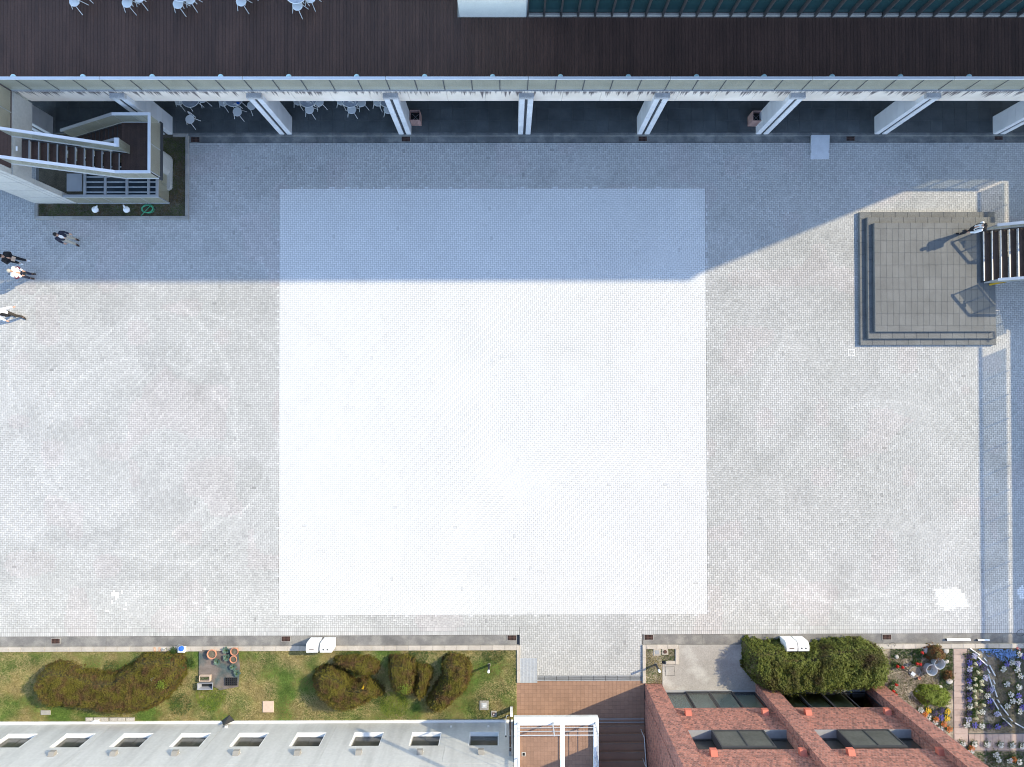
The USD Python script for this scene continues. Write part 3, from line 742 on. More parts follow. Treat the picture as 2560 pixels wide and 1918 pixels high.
def slope_panel(parent, xa, za, xb, zb, y, h=0.98, n=3, sign=-1, cap=0.12, capmat="aluminium"):
    """Frosted parapet along x whose top runs from za to zb; panels n, each a parallelogram."""
    for k in range(n):
        x0, x1 = xa + (xb - xa) * k / n, xa + (xb - xa) * (k + 1) / n
        z0, z1 = za + (zb - za) * k / n, za + (zb - za) * (k + 1) / n
        g = 0.012 * np.sign(x1 - x0)
        a0, a1 = x0 + g, x1 - g
        P = [[a0, y - 0.012, z0 - h], [a1, y - 0.012, z1 - h], [a1, y + 0.012, z1 - h], [a0, y + 0.012, z0 - h]]
        m = MB().hexa(P + [[p[0], p[1], (z0 if i in (0, 3) else z1) - 0.065] for i, p in enumerate(P)])
        m.build("glass_panel", "frosted", parent)
        MB().bar((x0, y + 0.02, z0 - h - 0.02), (x0, y + 0.02, z0 - 0.07), 0.022, 0.05, up=(0, 1, 0)).build("post", "steel_grey", parent)
    MB().bar((xa, y, za - h - 0.02), (xb, y, zb - h - 0.02), 0.05, 0.05).build("bottom_rail", "aluminium", parent)
    MB().bar((xa, y, za - 0.03), (xb, y, zb - 0.03), cap, 0.06).build("cap_rail", capmat, parent)


slope_panel(st, FX0 - 0.25, 6.00, FX1 + 0.25, 3.88, 9.87, n=4)
slope_panel(st, FX1 + 0.26, 3.87, -16.08, 3.86, 9.87, n=2)
slope_panel(st, FX0 - 0.25, 6.00, FX1 + 0.33, 3.86, 11.06, n=4)
slope_panel(st, FX1 + 0.20, 3.86, FX1 - 3.4, 1.90, 11.32, n=3, capmat="steel_grey")
slope_panel(st, FX1 + 0.10, 3.86, -16.08, 3.86, 12.47, n=2)
slope_panel(st, FX1 + 0.09, 3.85, FX1 - 3.45, 1.85, 12.47, n=3, capmat="steel_grey")
MB().box(FX1 + 0.335, FX1 + 0.40, 11.0, 11.38, 2.86, 3.80).build("glass_panel", "frosted", st)
MB().cbox(FX1 + 0.21, FX1 + 0.42, 10.995, 11.39, 3.80, 3.868, 0.006).build("cap_rail", "aluminium", st)
ys = np.linspace(9.93, 12.41, 3)
for a, b in zip(ys[:-1], ys[1:]):
    MB().box(-16.06, -16.036, a + 0.012, b - 0.012, 2.86, 3.80).build("glass_panel", "frosted", st)
    MB().box(-16.08, -16.02, a - 0.011, a + 0.011, 2.86, 3.80).build("post", "steel_grey", st)
MB().cbox(-16.11, -15.99, 9.81, 12.53, 3.802, 3.865, 0.006).build("cap_rail", "aluminium", st)
MB().box(-16.09, -16.02, 9.83, 12.50, 2.62, 2.855).build("landing_fascia", "dark_metal", st)
pr = trimesh.creation.extrude_polygon(shapely.box(-17.6, 11.1, -17.15, 11.55).buffer(0.38, quad_segs=6), 2.5, engine="earcut")
MB().tm_move(pr, (0, 0, 0.04)).build("pier", "concrete", st)
pr = trimesh.creation.extrude_polygon(shapely.box(-17.3, 10.3, -17.0, 11.1).buffer(0.22, quad_segs=5), 0.26, engine="earcut")
MB().tm_move(pr, (0, 0, 0.04)).build("plinth", "concrete", st)
q = at(163, 1290, 4.75, "A")
MB().box(q[0] - 0.05, q[0] + 0.02, q[1] - 0.1, q[1] + 0.1, 4.855, 4.875).build("notice_plate", "white_paint", st)

# glazed areaway enclosure below the stair
en = thing("glazed_enclosure", "low frosted-glass enclosure roofed with a dark paned grille below the western stair", "enclosure")
xs = np.linspace(-21.49, -16.95, 6)
for a, b in zip(xs[:-1], xs[1:]):
    MB().box(a + 0.012, b - 0.012, 9.455, 9.48, 0.12, 1.20).build("glass_panel", "frosted", en)
    MB().box(b - 0.012, b + 0.010, 9.45, 9.52, 0.10, 1.20).build("post", "steel_grey", en)
MB().box(-21.49, -16.93, 9.44, 9.50, 0.02, 0.11).build("bottom_rail", "aluminium", en)
MB().cbox(-21.49, -16.90, 9.43, 9.56, 1.21, 1.29, 0.01).build("cap_rail", "steel_grey", en)
MB().box(-16.965, -16.94, 9.50, 10.25, 0.12, 1.20).build("glass_panel", "frosted", en)
MB().box(-16.965, -16.94, 10.28, 11.15, 0.12, 1.20).build("glass_panel", "frosted", en)
MB().cbox(-17.02, -16.90, 9.565, 11.2, 1.21, 1.29, 0.01).build("cap_rail", "steel_grey", en)
MB().box(-20.4, -17.03, 9.57, 11.2, 0.95, 0.97).build("well_cover", "enclosure_glass", en)
for x in (-20.45, -19.46, -18.42, -17.38):
    MB().box(x - 0.055, x + 0.055, 9.565, 11.2, 1.19, 1.28).build("grille_beam", "steel_grey", en)
bx = [(-20.395, -19.515), (-19.405, -18.475), (-18.365, -17.435), (-17.325, -17.025)]
for x0, x1 in bx:
    for y in (9.69, 9.935, 10.18, 10.425, 10.67, 10.915):
        MB().box(x0, x1, y - 0.018, y + 0.018, 1.20, 1.25).build("grille_bar", "galvanised", en)
    for y in (9.57, 9.71, 9.955, 10.20, 10.445, 10.69):
        MB().box(x0 + 0.005, x1 - 0.005, y + 0.005, y + (0.10 if y < 9.6 else 0.205), 1.20, 1.215).build("pane", "enclosure_glass", en)
MB().box(-21.35, -20.62, 9.75, 10.6, 1.15, 1.20).build("side_panel", "steel_grey", en)

# small things in the bed
for k, (zx, zy) in enumerate(((830, 156), (1100, 156))):
    x, y = at(zx, zy, 0.25, "E")
    if k == 0:
        gl = thing("garden_lamp", "white globe lamp in the bed left of the other, farther from the hose", "lamp", "white globe lamps in the bed", loc=(x, y, 0))
        MB().lathe([(0.0, 0.22), (0.10, 0.24), (0.155, 0.31), (0.16, 0.36), (0.11, 0.45), (0.0, 0.49)], n=18).build("globe", "white_plastic", gl, smooth=50)
        MB().lathe([(0.05, 0.04), (0.05, 0.23)], n=10).build("stem", "steel_grey", gl)
        MB().path([(0.02, 0.02, 0.4), (0.12, 0.1, 0.47), (0.17, 0.16, 0.45)], [0.05, 0.045, 0.02], 8).build("spike", "white_plastic", gl)
    else:
        dup(gl, (x, y, 0), 75, "white globe lamp in the bed beside the green hose coil")
hx, hy = at(1190, 1130, 0.1, "LD")
pts = []
for k in range(150):
    a = k / 150 * 2 * math.pi * 3.1 + 0.4
    r = 0.30 + 0.03 * math.sin(a * 1.3) - 0.035 * (k / 150)
    pts.append((hx + r * math.cos(a), hy + 0.68 * r * math.sin(a) + 0.02 * math.sin(a * .7), 0.09 + 0.05 * k / 150 + 0.01 * math.sin(a * 3)))
e = at(1040, 1285, 0.14, "LD")
for s in np.linspace(0.1, 1, 10):
    p0 = pts[149]
    pts.append((p0[0] + (e[0] - p0[0]) * s, p0[1] + (e[1] - p0[1]) * s, 0.15))
t = thing("garden_hose", "green hose coiled on the bed beside a white globe lamp", "hose")
MB().path(pts, 0.014, 6).build("coil", "hose_green", t, smooth=50)
MB().path([pts[0], (pts[0][0] + 0.12, pts[0][1] - 0.05, 0.1)], [0.02, 0.026], 8).build("nozzle", "black_plastic", t)

# ------------------------------------------------------------------ granite podium and eastern staircase
pod = thing("granite_podium", "three-step grey granite podium at the foot of the eastern stair", "podium")
Lx = [17.56, 17.86, 18.12]
Ty = [8.96, 8.66, 8.34]
By = [2.30, 2.61, 2.94]
Rx = [24.35, 24.25, 24.12]
Zt = [0.17, 0.34, 0.51]
for i in range(2):
    z0, z1 = (0.006, Zt[0]) if i == 0 else (Zt[0] + 0.002, Zt[1])
    l, r, b, tp = Lx[i], Rx[i], By[i], Ty[i]
    MB().box(l + 0.02, r - 0.02, b + 0.02, tp - 0.02, 0.003, z1 - 0.03).build("core", "stain_stone", pod)
    wd = 0.34
    for x in np.arange(l, r - 0.3, 0.6):
        xe = min(x + 0.6, r) if r - (x + 0.6) > 0.3 else r
        MB().cbox(x + 0.003, xe - 0.003, b, b + wd, z0, z1, 0.008).build("step_slab", "granite", pod)
        MB().cbox(x + 0.003, xe - 0.003, tp - wd, tp, z0, z1, 0.008).build("step_slab", "granite", pod)
    for y in np.arange(b + wd + 0.003, tp - wd - 0.3, 0.6):
        ye = min(y + 0.6, tp - wd - 0.003) if (tp - wd) - (y + 0.6) > 0.3 else tp - wd - 0.003
        MB().cbox(l, l + wd, y + 0.003, ye - 0.003, z0, z1, 0.008).build("step_slab", "granite", pod)
MB().box(Lx[2] + 0.01, Rx[2] - 0.01, By[2] + 0.01, Ty[2] - 0.01, 0.30, 0.485).build("core", "stain_stone", pod)
z0, z1 = 0.487, Zt[2]


def slab(a, b, c, d):
    MB().cbox(a + 0.003, b - 0.003, c + 0.003, d - 0.003, z0 - (0.14 if (a < 18.2 or c < 3.0 or d > 8.3) else 0), z1 + random.uniform(-0.001, 0.001), 0.005).build("paving_slab", "granite", pod)


l, r, b, tp = Lx[2], Rx[2], By[2], Ty[2]
bd = 0.30
for x in np.arange(l, r - 0.01, 0.6):
    slab(x, min(x + 0.6, r), b, b + bd); slab(x, min(x + 0.6, r), tp - bd, tp)
for y in np.arange(b + bd, tp - bd - 0.01, 0.6):
    slab(l, l + bd, y, min(y + 0.6, tp - bd))
col = 0
for x in np.arange(l + bd, r - 0.01, 0.3):
    for y in np.arange(b + bd, tp - bd - 0.01, 0.6):
        slab(x, min(x + 0.3, r), y, min(y + 0.6, tp - bd))

es = thing("staircase", "straight boarded staircase with frosted parapets rising east from the granite podium", "staircase")
EX = 23.42
flight(es, EX, 0.3, 0.51, 11, 5.42, 7.86, rise=0.18, dz=1, nose="aluminium")
flight(es, EX + 4.80, 0.25, 2.67, 11, 5.42, 7.86, rise=0.18, dz=1, nose="aluminium")
MB().box(EX - 0.02, EX + 0.02, 5.40, 7.88, 0.512, 0.64).build("first_riser", "dark_metal", es)
for k in range(10):
    MB().box(EX + 3.31 + 0.15 * k, EX + 3.455 + 0.15 * k, 5.42, 7.86, 2.62, 2.67).build("landing_board", "stair_wood", es)
for y in (5.38, 7.90):
    MB().bar((EX, y, 0.42), (EX + 3.3, y, 2.42), 0.04, 0.28).build("stringer", "dark_metal", es)
    MB().bar((EX + 3.3, y, 2.46), (EX + 4.8, y, 2.46), 0.04, 0.24).build("stringer", "dark_metal", es)
    MB().bar((EX + 4.8, y, 2.50), (EX + 7.6, y, 4.55), 0.04, 0.28).build("stringer", "dark_metal", es)


def rail_piece(y, xa, za, xb, zb, n, gap):
    """Parapet length with an open gap between its handrail (za to zb) and the frosted panels below."""
    for k in range(n):
        x0, x1 = xa + (xb - xa) * k / n, xa + (xb - xa) * (k + 1) / n
        z0, z1 = za + (zb - za) * k / n, za + (zb - za) * (k + 1) / n
        a0, a1 = x0 + 0.015, x1 - 0.015
        P = [[a0, y - 0.012, z0 - 1.0], [a1, y - 0.012, z1 - 1.0], [a1, y + 0.012, z1 - 1.0], [a0, y + 0.012, z0 - 1.0]]
        MB().hexa(P + [[p[0], p[1], (z0 if i in (0, 3) else z1) - gap] for i, p in enumerate(P)]).build("glass_panel", "frosted", es)
        MB().box(x0 - 0.014, x0 + 0.014, y - 0.03, y + 0.03, z0 - 1.05, z0 - 0.05).build("post", "steel_grey", es)
    MB().bar((xa, y, za - 1.02), (xb, y, zb - 1.02), 0.05, 0.05).build("bottom_rail", "steel_grey", es)
    MB().bar((xa - 0.02, y, za - 0.03), (xb + 0.02, y, zb - 0.03), 0.13, 0.06).build("handrail", "aluminium", es)


for y, s in ((5.33, -1), (7.95, 1)):
    rail_piece(y, EX + 0.02, 1.72, EX + 3.30, 3.70, 2, 0.27)
    rail_piece(y, EX + 3.34, 3.70, EX + 4.80, 3.70, 1, 0.27)
    rail_piece(y, EX + 4.84, 3.72, EX + 7.60, 5.86, 2, 0.27)
    MB().path([(EX + 1.25, y, 2.20), (EX + 1.25, y + s * 0.22, 2.22)], 0.028, 8).build("lamp_arm", "white_plastic", es)
    MB().lathe([(0.0, -0.06), (0.07, -0.05), (0.085, 0.0), (0.06, 0.05), (0.0, 0.06)], (EX + 1.25, y + s * 0.27, 2.22), 12).build("lamp_head", "white_plastic", es, smooth=50)
x, y = at(1970, 790, 0.6, "G")
t = thing("yellow_board", "narrow yellow board leaning low under the southern stringer of the eastern stair", "board")
MB().bar((x - 0.32, y - 0.06, 0.56), (x + 0.36, y + 0.08, 0.80), 0.09, 0.035).build("board", "yellow_paint", t)
MB().bar((x - 0.34, y - 0.10, 0.545), (x + 0.38, y + 0.03, 0.79), 0.012, 0.045).build("edge", "dark_metal", t)

# ------------------------------------------------------------------ cafe furniture
def make_chair(loc, rz, label, group):
    c = thing("cafe_chair", label, "chair", group, loc=loc, rz=rz)
    MB().lathe([(0.0, 0.44), (0.205, 0.44), (0.225, 0.45), (0.215, 0.462), (0.0, 0.462)], n=18).build("seat", "chair_white", c)
    for sx, sy in ((-1, -1), (1, -1), (-1, 1), (1, 1)):
        MB().path([(sx * 0.14, sy * 0.14, 0.45), (sx * 0.25, sy * 0.25, 0.0)], 0.014, 6).build("leg", "chair_white", c)
    a = np.linspace(-1.0, 1.0, 13)
    hoop = [(0.24 * math.sin(q), -0.20 - 0.05 * math.cos(q), 0.46 + 0.40 * (math.cos(q) - math.cos(1.0)) / (1 - math.cos(1.0))) for q in a * 1.0]
    MB().path(hoop, 0.014, 6).build("back_hoop", "chair_white", c)
    for k in (-2, -1, 0, 1, 2):
        MB().path([(k * 0.06, -0.19, 0.455), (k * 0.07, -0.25, 0.83 - 0.05 * abs(k))], 0.008, 5).build("back_bar", "chair_white", c)
    return c


def make_table(loc, label, group):
    c = thing("cafe_table", label, "table", group, loc=loc)
    MB().lathe([(0.0, 0.70), (0.44, 0.70), (0.44, 0.715), (0.0, 0.715)], n=28).build("tabletop", "table_mesh", c)
    MB().path([(0.46 * math.cos(a), 0.46 * math.sin(a), 0.708) for a in np.arange(28) / 28 * 2 * math.pi], 0.02, 6, closed=True).build("rim", "chair_white", c)
    for k in range(4):
        a = math.pi / 4 + k * math.pi / 2
        MB().path([(0.30 * math.cos(a), 0.30 * math.sin(a), 0.70), (0.42 * math.cos(a), 0.42 * math.sin(a), 0.0)], 0.016, 6).build("leg", "chair_white", c)
    return c


g_deck = "white cafe chairs on the terrace deck"
g_arc = "white cafe chairs under the arcade"
ch0 = tb0 = None


def chair(zz, zx, zy, hz, rz, label, group, fl):
    global ch0
    x, y = at(zx, zy, fl + hz, zz)
    if ch0 is None:
        ch0 = make_chair((x, y, fl), rz, label, group)
    else:
        dup(ch0, (x, y, fl), rz, label, group)


def table(x, y, fl, label, group):
    global tb0
    if tb0 is None:
        tb0 = make_table((x, y, fl), label, group)
    else:
        dup(tb0, (x, y, fl), 20, label, group)


DZ = 4.85
deck_chairs = [("A", 640, 12, 150, "leftmost white chair at the top edge of the terrace deck"), ("A", 1095, 22, 165, "front white chair of the second deck group from the left"), ("A", 1200, -22, 250, "right-hand white chair of the second deck group from the left"),
               ("A", 1535, 32, 160, "front white chair of the third deck group from the left"), ("A", 1640, -8, 245, "right-hand white chair of the third deck group from the left"), ("A", 2080, 10, 165, "front white chair of the fourth deck group from the left"),
               ("B", 357, 48, 150, "front white chair of the rightmost deck group"), ("B", 470, -18, 240, "right-hand white chair of the rightmost deck group")]
for zz, zx, zy, rz, lab in deck_chairs:
    chair(zz, zx, zy, 0.46, rz, lab, g_deck, DZ)
for zz, zx, zy, lab in (("A", 660, -110, "leftmost white-rimmed table at the top edge of the deck"), ("A", 1110, -100, "white-rimmed table of the second deck group from the left"), ("A", 1560, -80, "white-rimmed table of the third deck group from the left"),
                        ("A", 2100, -110, "white-rimmed table of the fourth deck group from the left"), ("B", 345, -62, "white-rimmed table of the rightmost deck group")):
    x, y = at(zx, zy, DZ + 0.71, zz)
    table(x, y, DZ, lab, "round tables on the terrace deck")
arc_ch = [("A", 1638, 1030, 150, "lone white chair under the arcade nearest the western stair"), ("A", 2047, 965, 165, "white chair in front of the arcade table with the tablet"), ("A", 2170, 910, 120, "white chair beside the arcade column right of the tablet table"),
          ("A", 1925, 880, 60, "white chair at the left of the arcade table with the tablet"), ("A", 1545, 870, 60, "white chair at the left of the first arcade table"), ("A", 1745, 850, 280, "white chair at the right of the first arcade table"),
          ("B", 460, 945, 165, "front white chair of the arcade table left of the middle bay"), ("B", 545, 880, 280, "right-hand chair of the arcade table left of the middle bay"), ("B", 360, 870, 70, "left-hand chair of the arcade table left of the middle bay"),
          ("B", 825, 945, 170, "front white chair of the arcade table second from right"), ("B", 910, 885, 280, "right-hand chair of the arcade table second from right"), ("B", 735, 870, 70, "left-hand chair of the arcade table second from right"),
          ("B", 1140, 945, 170, "front white chair of the arcade table half hidden by a column"), ("B", 1050, 880, 70, "left-hand chair of the arcade table half hidden by a column")]
for zz, zx, zy, rz, lab in arc_ch:
    chair(zz, zx, zy, 0.46, rz, lab, g_arc, 0.12)
for zz, zx, zy, lab in (("A", 1640, 845, "first round table under the arcade from the left"), ("A", 2015, 840, "round arcade table with a blue tablet on it"), ("B", 445, 845, "round arcade table left of the middle bay"), ("B", 812, 845, "second round arcade table from the right"), ("B", 1135, 845, "rightmost round arcade table half hidden by a column")):
    x, y = at(zx, zy, 0.83, zz)
    table(x, y, 0.12, lab, "round tables under the arcade")
x, y = at(2055, 890, 0.84, "A")
t = thing("tablet", "small blue tablet with pale border on an arcade table", "tablet")
MB().box(x - 0.10, x + 0.10, y - 0.07, y + 0.07, 0.838, 0.848).build("case", "petal_lilac", t)
MB().box(x - 0.085, x + 0.07, y - 0.055, y + 0.055, 0.8485, 0.851).build("screen", "blue_plastic", t)
for zz, zx, zy, lab in (("B", 1388, 1060, "slatted square litter bin right of the column left of centre"), ("C", 2075, 1065, "slatted square litter bin left of the fifth arcade column")):
    x, y = at(zx, zy, 0.12, zz)
    y += 0.08
    t = thing("litter_bin", lab, "litter bin", "slatted bins under the arcade")
    for k in range(7):
        o = -0.21 + 0.07 * k
        MB().box(x + o - 0.03, x + o + 0.03, y - 0.25, y - 0.225, 0.14, 0.92).build("slat", "planter_pink", t)
        MB().box(x + o - 0.03, x + o + 0.03, y + 0.225, y + 0.25, 0.14, 0.92).build("slat", "planter_pink", t)
        MB().box(x - 0.25, x - 0.225, y + o - 0.03, y + o + 0.03, 0.14, 0.92).build("slat", "planter_pink", t)
        MB().box(x + 0.225, x + 0.25, y + o - 0.03, y + o + 0.03, 0.14, 0.92).build("slat", "planter_pink", t)
    MB().box(x - 0.22, x + 0.22, y - 0.22, y + 0.22, 0.13, 0.60).build("liner", "black_plastic", t)
    MB().path([(x - 0.15, y - 0.15, 0.615), (x + 0.15, y + 0.15, 0.615)], 0.012, 5).path([(x - 0.15, y + 0.15, 0.63), (x + 0.15, y - 0.15, 0.63)], 0.012, 5).build("hoop", "steel_grey", t)

# ------------------------------------------------------------------ south side: lawn and its shrubs
YB = -16.40     # face of the grey building
lawn = thing("lawn", "grass strip between the court and the grey building", kind="structure")
MB().box(-29.0, PX0 - 0.16, YB + 0.13, -12.835, -0.14, 0.03).build("turf", "lawn_soil", lawn)
LAWN = sbox(-28.5, YB + 0.15, PX0 - 0.18, -12.85)
sheet = Polygon([at(a, b, 0.04, "K") for a, b in ((1720, 640), (2060, 660), (2075, 800), (2060, 960), (1900, 990), (1720, 880))])
g0 = LAWN.difference(sheet)
bl = blades(170000, g0, 0.03, 0.065, 0.009, 5)
MB().add(*bl).build("grass", "grass_blade", label="patchy green and straw-coloured grass of the long lawn strip", cat="grass", kind="stuff")


def height_field(poly, h, r, res=0.07, seed=0, bump=0.10):
    b = poly.bounds
    xs, ys = np.arange(b[0] - res, b[2] + res * 2, res), np.arange(b[1] - res, b[3] + res * 2, res)
    X, Y = np.meshgrid(xs, ys, indexing="ij")
    pts = shapely.points(X.ravel(), Y.ravel())
    d = shapely.distance(poly.exterior, pts)
    ins = shapely.contains_xy(poly, X.ravel(), Y.ravel())
    t = np.clip(d / r, 0, 1) * ins
    z = h * np.sqrt(np.clip(1 - (1 - t) ** 2, 0, 1))
    z = z * (1 + bump * 2 * (meshkit.fbm(np.c_[X.ravel() * 1.6, Y.ravel() * 1.6, np.full(X.size, seed)], 3) - 0.5))
    return xs, ys, z.reshape(X.shape), ins.reshape(X.shape)


def shrub(name, poly, h, r, n, leaf, mat, label, cat, seed, group=None, fluff=0.12, sprouts=(), bump=0.16):
    """Clipped shrub: dark twig core under a loose skin of leaf-sized faces."""
    t = thing(name, label, cat, group)
    xs, ys, z, ins = height_field(poly, h, r, 0.08, seed, bump)
    nx, ny = z.shape
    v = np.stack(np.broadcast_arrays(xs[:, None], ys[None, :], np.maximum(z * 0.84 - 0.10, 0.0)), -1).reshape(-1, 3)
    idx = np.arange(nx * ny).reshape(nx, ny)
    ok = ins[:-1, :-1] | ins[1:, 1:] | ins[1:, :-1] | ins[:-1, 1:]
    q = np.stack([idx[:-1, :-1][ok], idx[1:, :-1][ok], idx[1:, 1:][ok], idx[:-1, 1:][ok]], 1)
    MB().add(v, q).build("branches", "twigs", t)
    g = np.random.default_rng(seed)
    b = poly.bounds
    P = np.c_[g.uniform(b[0], b[2], n * 3), g.uniform(b[1], b[3], n * 3)]
    P = P[shapely.contains_xy(poly.buffer(0.07), P[:, 0], P[:, 1])][:n]
    dd = shapely.distance(poly.exterior, shapely.points(P))
    rim = P[dd < r * 0.45]
    P = np.vstack([P] + [rim + g.normal(0, 0.012, rim.shape) for _ in range(2)])
    i = np.clip(((P[:, 0] - xs[0]) / 0.08).astype(int), 0, nx - 1); j = np.clip(((P[:, 1] - ys[0]) / 0.08).astype(int), 0, ny - 1)
    zz = z[i, j]
    gx, gy = np.gradient(z, 0.08)
    nrm = np.c_[-gx[i, j], -gy[i, j], np.ones(len(P))]
    nrm /= np.linalg.norm(nrm, axis=1, keepdims=True)
    clump = meshkit.noise(np.c_[P * 5.0, zz * 5], seed + 3) - 0.45
    C = np.c_[P, zz * np.where(nrm[:, 2] < 0.75, g.uniform(0.15, 1.05, len(P)), 1.0)] + nrm * (clump * fluff * 1.8 + g.normal(0.01, fluff * 0.35, len(P)))[:, None]
    C[:, 2] = np.maximum(C[:, 2], 0.04)
    nl = nrm + g.normal(0, 0.55, (len(P), 3)) + np.array([0.15, 0.06, 0.1]); nl /= np.linalg.norm(nl, axis=1, keepdims=True)
    a = np.cross(nl, g.normal(size=(len(P), 3))); a /= np.linalg.norm(a, axis=1, keepdims=True)
    bq = np.cross(nl, a)
    L = leaf * g.uniform(0.6, 1.4, len(P))[:, None]
    V = np.stack([C - a * L, C + bq * L * 0.45, C + a * L, C - bq * L * 0.45], 1).reshape(-1, 3)
    Fq = np.arange(4 * len(P)).reshape(-1, 4)
    MB().add(V, Fq).build("foliage", mat, t)
    for k, (sx, sy, sr, sm) in enumerate(sprouts):
        ns = int(420 * sr / 0.3)
        g2 = np.random.default_rng(seed + 50 + k)
        C = np.c_[g2.normal(sx, sr * 0.45, ns), g2.normal(sy, sr * 0.45, ns), np.zeros(ns)]
        i = np.clip(((C[:, 0] - xs[0]) / 0.08).astype(int), 0, nx - 1); j = np.clip(((C[:, 1] - ys[0]) / 0.08).astype(int), 0, ny - 1)
        C[:, 2] = z[i, j] + g2.uniform(0.06, 0.24, ns)
        a = g2.normal(size=(ns, 3)); a /= np.linalg.norm(a, axis=1, keepdims=True)
        bq = np.cross(a, g2.normal(size=(ns, 3))); bq /= np.linalg.norm(bq, axis=1, keepdims=True)
        V = np.stack([C - a * 0.035, C + bq * 0.018, C + a * 0.035, C - bq * 0.018], 1).reshape(-1, 3)
        MB().add(V, np.arange(4 * ns).reshape(-1, 4)).build("young_shoots", sm, t)
    return t


def poly_at(zz, pts, h):
    # the side towards the camera is seen at its foot, the far side at its crown
    P = np.array([[ZOOM[zz][0] + a / ZOOM[zz][2], ZOOM[zz][1] + b / ZOOM[zz][2]] for a, b in pts])
    c = P.mean(0)
    rd = (c - (1272, 980)) / np.linalg.norm(c - (1272, 980))
    t = (P - c) @ rd
    t = np.clip((t - t.min()) / (t.max() - t.min()), 0, 1)
    return Polygon([at(x, y, 0.08 + (h * 1.25 - 0.08) * k) for (x, y), k in zip(P, t)]).buffer(0.18, quad_segs=4).buffer(-0.16, quad_segs=4)


AZ = "clipped azaleas on the lawn"
s1 = [(*at(1410, 930, 0.8, "K"), 0.22, "sprout_leaf"), (*at(1440, 700, 0.8, "K"), 0.25, "plant_leaf"), (*at(1580, 800, 0.8, "K"), 0.25, "plant_leaf")]
shrub("azalea", poly_at("K", [(275, 960), (350, 830), (450, 790), (560, 800), (700, 850), (860, 870), (1000, 860), (1150, 780), (1250, 690), (1400, 672), (1560, 690), (1610, 770), (1580, 860), (1500, 980), (1400, 1080), (1250, 1160), (1100, 1190), (900, 1190), (700, 1150), (500, 1150), (380, 1155), (310, 1080)], 0.6), 0.95, 0.40, 34000, 0.034, "azalea_leaf",
      "long kidney-shaped clipped azalea on the left of the lawn", "shrub", 41, AZ, sprouts=s1)
s2 = [(*at(840, 850, 0.7, "L"), 0.26, "sprout_leaf"), (*at(815, 795, 0.7, "L"), 0.16, "sprout_leaf"), (*at(935, 948, 0.7, "L"), 0.045, "petal_yellow")]
shrub("azalea", poly_at("L", [(490, 960), (520, 840), (640, 780), (760, 830), (820, 920), (960, 890), (1060, 950), (1105, 1010), (1000, 1050), (960, 1090), (800, 1170), (700, 1190), (600, 1130), (510, 1040)], 0.6), 1.0, 0.40, 16000, 0.034, "azalea_leaf",
      "round clipped azalea below the pair of white bins", "shrub", 42, AZ, sprouts=s2)
shrub("azalea", poly_at("L", [(650, 760), (730, 722), (850, 712), (980, 720), (1060, 770), (1030, 830), (930, 885), (850, 870), (740, 820)], 0.55), 0.8, 0.35, 8000, 0.034, "azalea_leaf",
      "small flat azalea behind the round one, beside yellow-green shoots", "shrub", 43, AZ)
s3 = [(*at(1300, 950, 0.7, "L"), 0.30, "sprout_leaf"), (*at(1460, 880, 0.6, "L"), 0.12, "sprout_leaf")]
shrub("azalea", poly_at("L", [(1150, 800), (1170, 705), (1280, 692), (1370, 740), (1370, 880), (1350, 1035), (1250, 1030), (1180, 1020), (1150, 900)], 0.6), 1.0, 0.36, 10000, 0.034, "azalea_leaf",
      "upright azalea with yellow-green patch, middle of the right lawn group", "shrub", 44, AZ, sprouts=s3)
shrub("azalea", poly_at("L", [(1385, 790), (1450, 770), (1520, 830), (1480, 900), (1450, 1020), (1400, 1100), (1365, 1040), (1380, 900)], 0.5), 0.75, 0.3, 5000, 0.034, "azalea_leaf",
      "narrow thin azalea between the upright one and the rightmost", "shrub", 45, AZ)
shrub("azalea", poly_at("L", [(1620, 730), (1700, 675), (1800, 720), (1850, 800), (1830, 900), (1790, 990), (1700, 1090), (1620, 1180), (1530, 1200), (1470, 1130), (1540, 1000), (1620, 880)], 0.6), 1.0, 0.38, 14000, 0.034, "azalea_leaf",
      "rightmost long slanting azalea nearest the entrance path", "shrub", 46, AZ)
hx0, hy1 = at(1985, 572, 0.05, "N"); hx1, hy0 = at(1070, 1035, 1.05, "P")
hp = Polygon([(hx0, hy1 + 0.05), (hx0 + 2.0, hy1 - 0.05), (13.4, hy1 - 0.32), (14.7, hy1 - 0.32), (15.3, hy1 - 0.05), (hx1 - 1.2, hy1 + 0.18), (hx1 - 0.2, hy1 - 0.4), (hx1, hy1 - 1.2), (hx1 - 0.3, hy0 + 0.2), (hx1 - 3.4, hy0), (hx0 + 2.0, hy0 - 0.0), (hx0 + 0.9, hy0 + 0.05), (hx0 + 0.15, hy0 + 0.9)])
shrub("hedge", hp, 1.25, 0.40, 30000, 0.050, "hedge_leaf", "tall loose green hedge in front of the brick building", "hedge", 47, fluff=0.16, bump=0.16)

